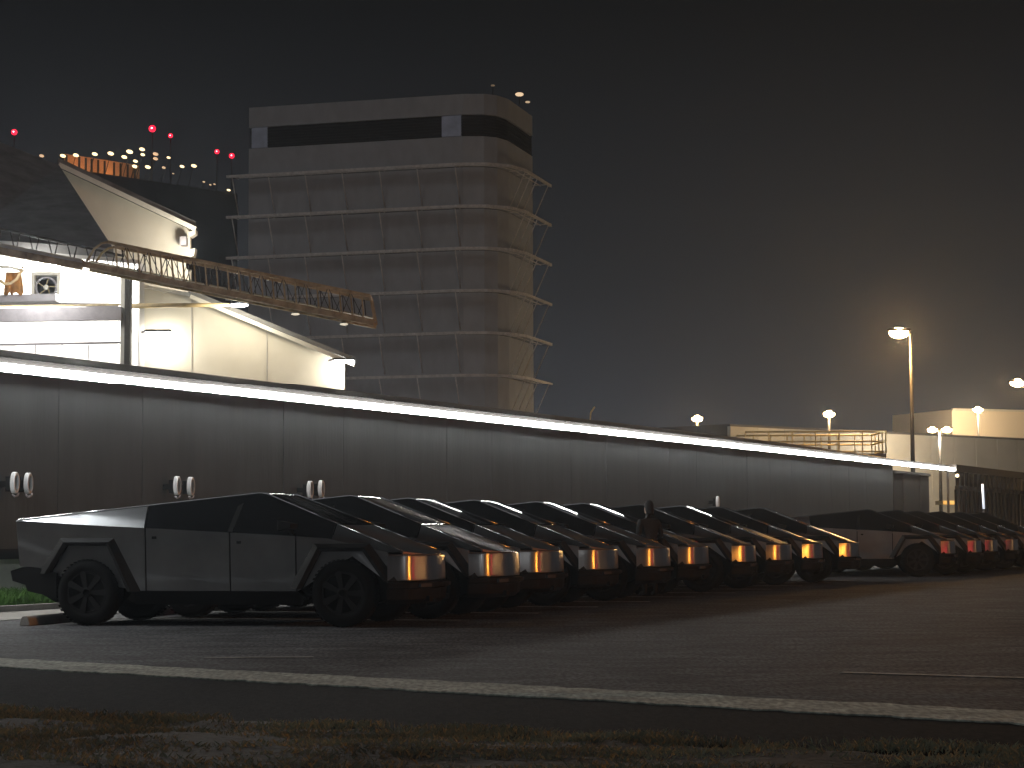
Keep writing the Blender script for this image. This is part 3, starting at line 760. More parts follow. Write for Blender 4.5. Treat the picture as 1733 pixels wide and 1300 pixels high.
# ------------------------------------------------------------------ lattice gangway sticking out over the roof
YG, DG = 58.0, 1.0
gw = empty('lattice_gangway', tuple(at(150, 450, YG))); GO = gw.location.copy()
tag(gw, 'rusty yellow lattice gangway jutting out above the workshop roof', 'gangway')
def mix(a, b, k): return (a[0] + (b[0]-a[0])*k, a[1] + (b[1]-a[1])*k)
def g(p, back=0): return at(p[0], p[1], YG) + Vector((0.0, DG*back, 0)) - GO
BL, BR = (140, 446), (633, 545)          # bottom chord axis
TL, TR = (183, 409), (626, 500)          # top chord
for bk in (0, 1):
    bar('bottom_chord', g(BL, bk), g(BR, bk), 0.12, rust, gw, h=0.17)
    bar('top_chord', g(TL, bk), g(TR, bk), 0.08, rust, gw, h=0.09)
    tube('end_hoop', [g((146, 442), bk), g((160, 420), bk), g((172, 411), bk), g(TL, bk)], 0.035, rust, gw)
    bar('end_post', g(TR, bk), g((634, 543), bk), 0.05, rust, gw)
bar('deck', g((150, 444), 0.5) + Vector((0, 0, 0.07)), g((630, 540), 0.5) + Vector((0, 0, 0.07)), DG - 0.2, mat('deck_plate', (0.42, 0.38, 0.26), 0.7, var=0.3), gw, h=0.03)
bar('end_rail', g(TR, 0), g(TR, 1), 0.05, rust, gw)
np_ = 23
xs = [195 + (612 - 195)*k/(np_ - 1) for k in range(np_)]
def top_at(x): return mix(TL, TR, (x - TL[0])/(TR[0] - TL[0]))
def bot_at(x): return mix(BL, BR, (x - BL[0])/(BR[0] - BL[0]))
for bk in (0, 1):
    for k, x in enumerate(xs):
        bar('post', g(top_at(x), bk), g(bot_at(x + 4), bk), 0.045 if bk == 0 else 0.03, rust if bk == 0 else dark_steel, gw)
        if k < np_ - 1:
            x2 = xs[k+1]
            a, b = (top_at(x), bot_at(x2 + 4)) if (k + bk) % 2 else (bot_at(x + 4), top_at(x2))
            bar('diagonal', g(a, bk), g(b, bk), 0.022, dark_steel, gw)
bar('edge_beam', g((-60, 412)), g((140, 449)), 0.14, rust, gw, h=0.24)
bar('flashing', g((-60, 403)) - Vector((0, 0.08, 0)), g((141, 442)) - Vector((0, 0.08, 0)), 0.20, mat('pale_flashing', (0.50, 0.50, 0.40), 0.5), gw, h=0.09)
bar('rear_top_chord', g((-60, 364), 1.6), g((192, 420), 1.6), 0.07, dark_steel, gw)
for k in range(15):
    x = -55 + k*16.5
    bar('rear_diagonal', g((x, 365 + (x + 60)*0.222), 1.6), g((x + (9 if k % 2 else -9), 408 + (x + 60)*0.185), 1.6), 0.03, dark_steel, gw)
for i, (px, py) in enumerate(((500, 531), (582, 548))):
    p = at(px, py, YG + 0.3); l = empty('gangway_lamp', tuple(p)); tag(l, 'small oval lamp under the gangway, ' + ('nearer its middle' if i == 0 else 'near its outer end'), 'lamp', 'lamps under the gangway')
    bm = bmesh.new(); bmesh.ops.create_uvsphere(bm, u_segments=12, v_segments=6, radius=1.0, matrix=Matrix.Diagonal((0.12, 0.08, 0.035, 1))); new_obj('lens', bm, mat('dim_lens', (0.8, 0.75, 0.6), 0.4, emit=((1, 0.9, 0.7), 0.7)), l, smooth=True)
    box('base', (0, 0, 0.045), (0.10, 0.07, 0.05), dark_steel, l)
# ------------------------------------------------------------------ office tower with projecting shelves
TC = Vector((-1.2, 190.0, 0)); TA = R(16)
TE1 = Vector((-math.cos(TA), math.sin(TA), 0)); TE2 = Vector((math.sin(TA), math.cos(TA), 0))   # along the long face (left), along the short face (away)
tower = empty('office_tower', tuple(TC)); tag(tower, 'grey office tower with pale projecting shelves at every storey, rising behind the workshop', 'building')
LT, RT, CH = 25.0, 12.0, 3.4
TN1, TN2 = -TE2, -TE1      # outward normals of the two visible faces
def plan(off):
    """footprint grown by off: left end, chamfer, right end, back"""
    c = [(LT, 0), (CH, 0), (CH*0.45, CH*0.16), (CH*0.16, CH*0.45), (0, CH), (0, RT)]
    nr = [TN1, TN1, (TN1*2 + TN2).normalized(), (TN1 + TN2*2).normalized(), TN2, TN2]
    pts = [TE1*a + TE2*b + n*off for (a, b), n in zip(c, nr)]
    pts[0] = pts[0] + TE1*off*0.9; pts[-1] = pts[-1] + TE2*off*0.4
    return pts
def ring_slab(bm, outer, inner, z0, z1):
    n = len(outer)
    q = [[bm.verts.new(p + Vector((0, 0, z))) for p in r] for r, z in ((outer, z0), (outer, z1), (inner, z1), (inner, z0))]
    q.append(q[0])
    for a, b in zip(q, q[1:]):
        for i in range(n-1): bm.faces.new((a[i], a[i+1], b[i+1], b[i]))
    for i in (0, n-1): bm.faces.new([q[k][i] for k in range(4)])
def prism(name, pts, z0, z1, m, parent):
    bm = bmesh.new(); a = [bm.verts.new(p + Vector((0, 0, z0))) for p in pts]; b = [bm.verts.new(p + Vector((0, 0, z1))) for p in pts]
    n = len(pts)
    for i in range(n): bm.faces.new((a[i], a[(i+1) % n], b[(i+1) % n], b[i]))
    bm.faces.new(a[::-1]); bm.faces.new(b)
    return new_obj(name, bm, m, parent)
back2 = [TE2*RT + TE1*0.0, TE2*RT + TE1*LT]
core = plan(-0.25)
prism('core', core[:-1] + [TE2*(RT-0.2) + TE1*0.25, TE2*(RT-0.2) + TE1*(LT - 0.25)], 0, 41.6, tower_dark, tower)
ZS = [35.2 - 3.92*k for k in range(9)]
pl0 = plan(0.0)
def facade_pts():
    """points every ~1.9 m along the faces"""
    out = []
    for i in range(len(pl0)-1):
        a, b = pl0[i], pl0[i+1]; m = max(1, round((b - a).length / 1.9)); m = m if (b-a).length > 2.5 else 1
        out += [(a + (b - a)*k/m, i) for k in range(m)]
    out.append((pl0[-1], len(pl0)-2)); return out
fp = facade_pts()
for zt in ZS[:6]:
    for (a, i), (b, j) in zip(fp, fp[1:]):
        d = (b - a).normalized(); n = Vector((-d.y, d.x, 0)); n = n if n.dot(TN1 + TN2) > 0 else -n
        bm = bmesh.new(); g_ = d*0.002
        add_panel(bm, [a + g_ + Vector((0, 0, zt - 3.86)), b - g_ + Vector((0, 0, zt - 3.86)), b - g_ + Vector((0, 0, zt - 0.02)), a + g_ + Vector((0, 0, zt - 0.02))], -n*0.2)
        new_obj('facade_panel', bm, tower_mat, tower)
# closed storeys at the top with the louvre band
for z0, z1 in ((35.25, 38.1), (40.15, 42.1)):
    for (a, i), (b, j) in zip(fp, fp[1:]):
        d = (b - a).normalized(); n = Vector((-d.y, d.x, 0)); n = n if n.dot(TN1 + TN2) > 0 else -n
        bm = bmesh.new(); add_panel(bm, [a + Vector((0, 0, z0)), b + Vector((0, 0, z0)), b + Vector((0, 0, z1)), a + Vector((0, 0, z1))], -n*0.3); new_obj('top_panel', bm, tower_mat, tower)
for k in range(7):
    z = 38.25 + k*0.27
    bm = bmesh.new(); ring_slab(bm, plan(-0.06), plan(-0.2), z, z + 0.14); new_obj('louvre', bm, tower_dark, tower)
for (a0, a1, corner) in ((LT - 1.9, LT - 0.3, 0), (CH + 0.2, CH + 2.1, 0)):
    pts = [TE1*a + TN1*0.02 + Vector((0, 0, z)) for a, z in ((a0, 38.15), (a1, 38.15), (a1, 40.1), (a0, 40.1))]
    panel('sign_panel', pts, -TN1*0.2, sign_mat, tower)
# shelves and their struts
shelf_m = tower_trim
for zt in ZS[:6]:
    bm = bmesh.new(); ring_slab(bm, plan(1.75), plan(1.56), zt - 0.14, zt + 0.12); sh = new_obj('shelf_edge', bm, shelf_m, tower)
    for ko in (2,):
        bm = bmesh.new(); ring_slab(bm, plan(0.22 + 0.27*ko), plan(0.12 + 0.27*ko), zt - 0.06, zt + 0.02); new_obj('shelf_slat', bm, shelf_m, tower)
    po, pi_ = plan(1.66), plan(0.0)
    def at_len(path, a): return path
    for a in [CH + 0.3 + 3.72*k for k in range(7)]:
        p0 = TE1*a + TN1*1.66 + Vector((0, 0, zt)); p1 = TE1*a + TN1*0.03 + Vector((0, 0, zt)); p2 = TE1*a + TN1*0.05 + Vector((0, 0, zt - 3.5))
        bar('bracket', p0, p1, 0.06, shelf_m, tower); tube('strut', [p0, p2], 0.058, shelf_m, tower, 5)
    for b in [CH*0.3, CH + 0.2, CH + 2.3, CH + 4.4, RT - 0.1]:
        o_ = 0 if b > CH*0.5 else 0.0
        p0 = TE2*b + TN2*1.66 + Vector((0, 0, zt)); p1 = TE2*b + TN2*0.03 + Vector((0, 0, zt)); p2 = TE2*b + TN2*0.05 + Vector((0, 0, zt - 3.5))
        if b < CH: continue
        bar('bracket', p0, p1, 0.06, shelf_m, tower); tube('strut', [p0, p2], 0.058, shelf_m, tower, 5)
for i, (px, py, s, m) in enumerate(((879, 159, 0.28, 'amber'), (893, 172, 0.16, 'pale'), (834, 144, 0.14, 'faint'))):
    p = at(px, py, 196 if i < 2 else 191.5); l = empty('roof_lamp', (p.x, p.y, 42.1)); l.location.z = 42.1
    tag(l, ['amber lamp on the tower roof near its right-hand corner', 'small pale lamp at the right-hand corner of the tower roof', 'tiny faint lamp above the near corner of the tower roof'][i], 'lamp', 'lamps on the tower roof')
    h = max(0.25, p.z - 42.1)
    tube('mast', [(0, 0, 0), (0, 0, h)], 0.05, dark_steel, l, 6)
    bm = bmesh.new(); bmesh.ops.create_uvsphere(bm, u_segments=10, v_segments=6, radius=s, matrix=Matrix.Translation((0, 0, h)) @ Matrix.Diagonal((1.5, 1, 0.7, 1)))
    new_obj('lens', bm, mat('roof_lens_' + m, (0.8, 0.6, 0.4), 0.4, emit=((1.0, 0.72, 0.45), {'amber': 0.9, 'pale': 0.5, 'faint': 0.12}[m])), l, smooth=True)

# ------------------------------------------------------------------ far building with the lit parking deck (upper left)
YA, YB = 350.0, 394.0
def far_z(px): return 0
fa, fb = at(-60, 262, YA), at(402, 322, YB)
far = empty('parking_block', ((fa.x + fb.x)/2, (fa.y + fb.y)/2, 0)); FO = far.location.copy()
tag(far, 'distant dark block with an orange-lit parking deck at its top, behind the white hall', 'building')
ztop = 56.5
fdir = (Vector((fb.x, fb.y, 0)) - Vector((fa.x, fa.y, 0))).normalized(); fn = Vector((fdir.y, -fdir.x, 0))
def fpt(px, out=0.0):
    """point of the face under image column px"""
    r = ray(px, 300); A = Vector((fa.x, fa.y, 0)) + fn*out; n = fn
    k = A.dot(n) / (r.x*n.x + r.y*n.y); return Vector((r.x*k, r.y*k, 0)) - FO
def zpx(px, py, out=0.0):
    p = fpt(px, out) + FO; r = ray(px, py); return CAMH + r.z*(p.y / r.y)
A, B = fpt(-60), fpt(402)
zlow = zpx(160, 291)
bm = bmesh.new(); add_panel(bm, [A, B, B + Vector((0, 0, zlow)), A + Vector((0, 0, zlow))], -fn*30); new_obj('facade', bm, far_dark, far)
# deck: rear wall lit by its lamps, columns, roof slab over the left part
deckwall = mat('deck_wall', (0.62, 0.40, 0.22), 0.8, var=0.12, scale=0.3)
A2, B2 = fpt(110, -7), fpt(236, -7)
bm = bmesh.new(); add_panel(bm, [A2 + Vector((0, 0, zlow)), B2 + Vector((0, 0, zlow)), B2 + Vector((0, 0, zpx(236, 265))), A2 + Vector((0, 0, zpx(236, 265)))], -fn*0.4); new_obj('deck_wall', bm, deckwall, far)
zr = zpx(160, 265)
for px in (112, 134, 145, 155, 166, 177, 193, 204, 216, 228):
    p = fpt(px, -2.0); bar('deck_column', p + Vector((0, 0, zlow)), p + Vector((0, 0, zr)), 0.35, dark_steel, far)
for px in (101, 150, 200):
    p = fpt(px, -4.0); point_light('deck_light', p + Vector((0, 0, zr - 1.2)), 260, (1.0, 0.42, 0.16), 0.4, far)
amber_lens = mat('amber_lens', (0.9, 0.8, 0.6), 0.4, emit=((1.0, 0.74, 0.40), 2.6)); amber_dim = mat('amber_dim_lens', (0.9, 0.8, 0.6), 0.4, emit=((1.0, 0.62, 0.36), 0.9))
LAMPS = [(70, 261, .42, 1), (106, 261, .5, 0), (128, 260, .5, 0), (160, 258, .5, 0), (187, 257, .55, 0), (210, 263, .5, 0), (219, 254, .6, 0), (240, 253, .5, 0), (241, 262, .42, 0), (229, 270, .42, 0), (228, 279, .5, 0),
         (250, 283, .5, 0), (263, 261, .5, 1), (263, 269, .45, 1), (277, 284, .35, 1), (285, 267, .34, 0), (308, 282, .42, 0), (328, 281, .5, 0), (293, 294, .2, 1), (345, 308, .25, 1), (356, 313, .22, 1), (363, 312, .22, 1), (387, 322, .34, 0)]
for px, py, s, dim in LAMPS:
    p = fpt(px, 0.5 if px > 236 else -1.0); z = zpx(px, py)
    bm = bmesh.new(); bmesh.ops.create_uvsphere(bm, u_segments=10, v_segments=6, radius=s*0.8, matrix=Matrix.Diagonal((1.35, 0.8, 0.75, 1)))
    l = new_obj('lamp', bm, amber_dim if dim else amber_lens, far, smooth=True); l.location = p + Vector((0, 0, z)); l.rotation_euler = (0, 0.25, 0)
    bm = bmesh.new(); add_bar(bm, (0, 0, 0), (0, 0, (zlow - z - 0.5) if px > 236 else zlow - z - 0.5), 0.10); new_obj('post', bm, dark_steel, l)
for i, (px, py, s) in enumerate(((23, 223, .55), (257, 217, .68), (288, 229, .45), (367, 256, .48), (392, 263, .55))):
    p = fpt(px, -6.0) + FO; z = zpx(px, py, -6.0)
    b_ = empty('beacon_mast', (p.x, p.y, zlow)); tag(b_, ['leftmost red beacon, alone above the dark bay roof', 'largest red beacon, above the lit parking deck', 'small red beacon just right of the largest one', 'upper red beacon of the two close to the tower', 'lowest red beacon, right beside the tower'][i], 'beacon', 'red warning beacons')
    tube('mast', [(0, 0, 0), (0, 0, z - zlow)], 0.12, dark_steel, b_, 6)
    bm = bmesh.new(); bmesh.ops.create_icosphere(bm, subdivisions=2, radius=s, matrix=Matrix.Translation((0, 0, z - zlow))); new_obj('lens', bm, red_beacon, b_, smooth=True)
    bm = bmesh.new(); bmesh.ops.create_icosphere(bm, subdivisions=1, radius=s*0.3, matrix=Matrix.Translation((0, -s*0.85, z - zlow))); new_obj('bulb', bm, mat('beacon_bulb', (1, .8, .8), 0.4, emit=((1.0, 0.45, 0.5), 6.0)), b_, smooth=True)

# ------------------------------------------------------------------ right-hand background
gb = empty('grey_warehouse', (at(1620, 860, 230).x, 230, 0)); GB = gb.location.copy()
tag(gb, 'long plain grey-green warehouse wall behind the street lamps', 'building')
a, b, c = at(1236, 736, 205) - GB, at(1500, 733, 225) - GB, at(1790, 727, 245) - GB
for p in (a, b, c): p.z = b.z
def wallseg(p, q, z0, z1, name, m, parent, th=8.0):
    d = (q - p).normalized(); n = Vector((-d.y, d.x, 0)); v = lambda s, z: Vector((s.x, s.y, z))
    bm = bmesh.new(); add_panel(bm, [v(p, z0), v(q, z0), v(q, z1), v(p, z1)], Vector((n.x, n.y, 0))*th); return new_obj(name, bm, m, parent)
nseg = 14
for k in range(nseg):
    p, q = a + (c - a)*(k/nseg), a + (c - a)*((k + 1)/nseg); d = (q - p).normalized()*0.03
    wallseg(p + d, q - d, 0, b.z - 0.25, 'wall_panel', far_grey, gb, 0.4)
wallseg(a + Vector((0, 0.2, 0)), c + Vector((0, 0.2, 0)), 0, b.z, 'roof_block', far_dark, gb, 30)
pb = empty('pale_block', (at(1690, 760, 262).x, 262, 0)); PB = pb.location.copy()
tag(pb, 'pale peach-lit plain building block above the grey warehouse at the frame edge', 'building')
p, q = at(1611, 694, 258) - PB, at(1800, 690, 264) - PB
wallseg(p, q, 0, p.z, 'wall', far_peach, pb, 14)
bar('parapet', Vector((p.x, p.y - 0.1, p.z)), Vector((q.x, q.y - 0.1, p.z)), 0.4, far_grey, pb, h=0.25)

def lamp_post(px, py, Y, label, heads, watts, scale=1.0, base_px=None, cat='street lamp', pole_r=0.09, lens=None, lc=SODIUM):
    top = at(px, py, Y); bx = at(base_px, 790, Y).x if base_px else top.x
    t = empty('street_lamp', (bx, Y, 0)); tag(t, label, cat, 'street lamps in the background')
    bm = bmesh.new(); add_tube(bm, [(0, 0, 0), (0, 0, top.z*0.5), (0, 0, top.z - 0.1)], [pole_r*1.4, pole_r*1.1, pole_r*0.75], 10); new_obj('pole', bm, pole_mat, t, smooth=True)
    box('base', (0, 0, 0.3), (0.5, 0.5, 0.6), concrete, t, bevel=0.03)
    for hx in heads:
        bm = bmesh.new(); add_tube(bm, [(0, 0, top.z - 0.15), (hx*0.5, 0, top.z - 0.02), (hx, 0, top.z)], 0.045, 6); new_obj('arm', bm, pole_mat, t)
        h = empty('lamp_head', (hx, 0, top.z)); h.parent = t
        bm = bmesh.new(); add_panel(bm, [(-0.42*scale, -0.2*scale, 0.0), (0.42*scale, -0.2*scale, 0.0), (0.42*scale, 0.2*scale, 0.0), (-0.42*scale, 0.2*scale, 0.0)], (0, 0, 0.10*scale)); bmesh.ops.bevel(bm, geom=bm.edges[:], offset=0.03, segments=2, affect='EDGES'); new_obj('housing', bm, pole_mat, h)
        bm = bmesh.new(); bmesh.ops.create_uvsphere(bm, u_segments=16, v_segments=10, radius=1.0, matrix=Matrix.Translation((0, 0, -0.06*scale)) @ Matrix.Diagonal((0.36*scale, 0.2*scale, 0.20*scale, 1)))
        new_obj('lens', bm, lens or sodium_lens, h, smooth=True)
        point_light('lamp_light', (0, 0, -0.45*scale), watts, lc, 0.2*scale, h)
    return t
lamp_post(1540, 560, 97, 'tall dark street lamp with one glowing amber head, past the end of the workshop', [-0.55], 3200, 1.25, base_px=1545)
lamp_post(1180, 708, 215, 'small amber street lamp above the middle of the workshop roof', [0.0], 150, 1.5, pole_r=0.16)
lamp_post(1403, 700, 200, 'small amber street lamp above the roof guard rails', [0.0], 450, 1.5, pole_r=0.16, lc=(1.0, 0.84, 0.62))
lamp_post(1590, 727, 214, 'twin-headed amber street lamp before the grey warehouse', [-0.75, 0.75], 1300, 1.4, pole_r=0.16, lc=(1.0, 0.93, 0.80))
lamp_post(1655, 693, 250, 'small amber street lamp before the pale peach block', [0.0], 5200, 1.6, pole_r=0.14, lc=(1.0, 0.76, 0.48))
lamp_post(1752, 646, 112, 'bright amber lamp head at the right frame edge', [-0.95], 700, 1.15)

# lamps of the same yard just out of view, amber and left white known from noses, grass and sail; near white and red added
def yard_lamp(p, h, label, watts, lc, lens, r=0.3):
    t = empty('street_lamp', (p[0], p[1], 0)); tag(t, label, 'street lamp', 'street lamps in the background')
    bm = bmesh.new(); add_tube(bm, [(0, 0, 0), (0, 0, h*0.5), (0, 0, h)], [0.12, 0.10, 0.07], 10); new_obj('pole', bm, pole_mat, t, smooth=True)
    box('base', (0, 0, 0.3), (0.5, 0.5, 0.6), concrete, t, bevel=0.03)
    hd = empty('lamp_head', (0, 0, h)); hd.parent = t
    bm = bmesh.new(); add_box(bm, (0, 0, 0.09), (0.9, 0.45, 0.12)); bmesh.ops.bevel(bm, geom=bm.edges[:], offset=0.03, segments=2, affect='EDGES'); new_obj('housing', bm, pole_mat, hd)
    bm = bmesh.new(); bmesh.ops.create_uvsphere(bm, u_segments=16, v_segments=10, radius=1.0, matrix=Matrix.Translation((0, 0, -0.02)) @ Matrix.Diagonal((0.38, 0.2, 0.16, 1))); new_obj('lens', bm, lens, hd, smooth=True)
    point_light('lamp_light', (0, 0, -0.5), watts, lc, r, hd); return t
yard_lamp((46.0, 12.0), 8.0, 'amber street lamp standing out of view on the right side of the yard', 22000, (1.0, 0.34, 0.04), sodium_lens)
yard_lamp((12.0, 15.0), 8.0, 'white yard lamp standing out of view on the near right side of the yard', 130, (0.95, 0.98, 1.0), cool_lens)  # fill lamp added to brighten the farther row's sides and the ground
yard_lamp((60.0, 50.0), 8.0, 'second amber street lamp out of view, farther off farther off on the right side', 1100, (1.0, 0.45, 0.14), sodium_lens)
yard_lamp((-8.9, 27.8), 5.6, 'white lamp post standing out of view beyond the tail of the nearest pickup', 560, (0.93, 0.98, 1.0), cool_lens, 0.2)
sg = yard_lamp((45.0, 34.0), 4.0, 'red signal lamp on a post out of view on the right side of the yard', 1900, (1.0, 0.03, 0.05), red_beacon, 0.2)  # invented post lamp in place of an unknown red source

# roof platform with its guard rails
YP = 92.0
pf = empty('roof_platform', (at(1370, 760, YP).x, YP, 0)); PO = pf.location.copy()
tag(pf, 'yellow-lit guard rails round a platform on the far end of the workshop roof', 'guard rail')
x0, x1 = at(1262, 760, YP).x - PO.x, at(1500, 760, YP).x - PO.x; zb, zt = at(1500, 768, YP).z, at(1500, 731, YP).z
box('platform', ((x0 + x1)/2, 1.9, zb/2), (x1 - x0, 3.8, zb), dark_roof, pf)
def rail_run(p, q, n):
    for z in (zt, (zt + zb)/2 + 0.05, zb + 0.08):
        tube('rail', [Vector((*p, z)), Vector((*q, z))], 0.045, rail_yellow, pf, 6)
    for k in range(n + 1):
        s = k / n; u = (p[0] + (q[0]-p[0])*s, p[1] + (q[1]-p[1])*s)
        tube('rail_post', [Vector((*u, zb)), Vector((*u, zt + 0.01))], 0.03, rail_yellow, pf, 6)
rail_run((x0, 0.05), (x1, 0.05), 6); rail_run((x1, 0.05), (x1, 3.7), 4); rail_run((x0, 3.7), (x1, 3.7), 8)
st = tube('roof_stick', [on_wall(996, 706, -3.9) + Vector((0, 0, -0.6)), on_wall(1000, 699, -3.9), on_wall(1006, 690, -3.9)], 0.03, rail_yellow)
tag(st, 'short slanted rod standing on the workshop roof ridge', 'rod')

# dark gate, flood lamp and the slatted screen continuing the wall line
gt = empty('dark_gate', tuple(wf(64, 0, 0))); G0 = wf(64, 0, 0); tag(gt, 'dark solid gate between the workshop end and the gap', 'gate')
for k in range(4):
    t0 = 60.75 + k*1.6
    bm = bmesh.new(); add_panel(bm, [wf(t0, 0.02*(k % 2), 0.05) - G0, wf(t0 + 1.56, 0.02*(k % 2), 0.05) - G0, wf(t0 + 1.56, 0.02*(k % 2), 3.72) - G0, wf(t0, 0.02*(k % 2), 3.72) - G0], -WN*0.08); new_obj('gate_leaf', bm, dark_steel, gt)
bar('top_rail', wf(60.7, 0.03, 3.78) - G0, wf(67.2, 0.03, 3.78) - G0, 0.12, dark_steel, gt)
post = empty('strip_post', tuple(wf(70.6, 0.1, 0))); tag(post, 'slim post carrying the far end of the strip light', 'post')
bar('pole', (0, 0, 0), (0, 0, 4.3), 0.10, dark_steel, post); box('foot', (0, 0, 0.05), (0.3, 0.3, 0.1), concrete, post)
fd = empty('gate_flood', tuple(at(1553, 806, 96))); tag(fd, 'round white flood lamp above the dark gate', 'lamp')
bm = bmesh.new(); bmesh.ops.create_uvsphere(bm, u_segments=14, v_segments=8, radius=1.0, matrix=Matrix.Rotation(-0.5, 4, 'Y') @ Matrix.Diagonal((0.17, 0.12, 0.11, 1))); new_obj('lens', bm, cool_lens, fd, smooth=True)
bar('bracket', (0, 0.05, -0.02), (0.0, 0.3, -0.35), 0.05, dark_steel, fd)
scr = empty('slatted_screen', tuple(wf(72.9, 0, 0))); S0 = wf(72.9, 0, 0); tag(scr, 'dark slatted screen wall beyond the gap, behind the farther pickups', 'fence')
bar('top_beam', wf(71.6, 0, 4.22) - S0, wf(112, 0, 4.22) - S0, 0.6, dark_steel, scr, h=0.34)
bar('middle_beam', wf(72.9, 0, 3.28) - S0, wf(112, 0, 3.28) - S0, 0.2, dark_steel, scr, h=0.20)
for k in range(40):
    t0 = 72.9 + k
    bar('slat', wf(t0 + 0.2, 0, 0.0) - S0, wf(t0 + 0.2, 0, 4.1) - S0, 0.10, dark_steel, scr, h=0.52)
    bm = bmesh.new(); add_panel(bm, [wf(t0, -0.08, 0.9 if k < 5 else 0.0) - S0, wf(t0 + 0.98, -0.08, 0.9 if k < 5 else 0.0) - S0, wf(t0 + 0.98, -0.08, 3.2) - S0, wf(t0, -0.08, 3.2) - S0], -WN*0.05); new_obj('screen_panel', bm, wall_seam, scr)
tl = empty('tube_lamp', tuple(at(1665, 862, 96))); tag(tl, 'upright white tube lamp before the slatted screen', 'lamp'); hl = at(1665, 820, 96).z - tl.location.z
tube('tube', [(0, 0, 0), (-0.04, 0, hl)], 0.055, mat('tube_white', (0.8, 0.85, 0.9), 0.4, emit=((0.75, 0.85, 1.0), 0.85)), tl)
tube('stem', [(0, 0.02, -tl.location.z), (0, 0.02, 0.05)], 0.03, dark_steel, tl)
sl = empty('star_lamp', tuple(at(1620, 806, 101))); tag(sl, 'tiny yellow lamp at the near corner of the slatted screen', 'lamp')
bm = bmesh.new(); bmesh.ops.create_icosphere(bm, subdivisions=2, radius=0.09); new_obj('lens', bm, mat('warm_lens', (0.9, 0.8, 0.6), 0.4, emit=((1.0, 0.75, 0.4), 3.0)), sl, smooth=True)
bar('bracket', (0.02, 0, 0), (0.35, 0.2, 0.0), 0.05, dark_steel, sl)
cn = empty('low_canopy', (at(1604, 852, 130).x, 130, 0)); tag(cn, 'low pale yellow canopy edge seen through the gap beside the gate', 'canopy'); zc = at(1604, 852, 130).z
box('canopy_slab', (0, 0, zc), (1.1, 2.4, 0.24), rail_yellow, cn)
for s in (-1, 1): bar('canopy_post', (s*0.48, 0, 0), (s*0.48, 0, zc - 0.12), 0.08, dark_steel, cn)
point_light('lamp_light', (0, -2.2, zc + 1.0), 120, SODIUM, 0.1, cn)

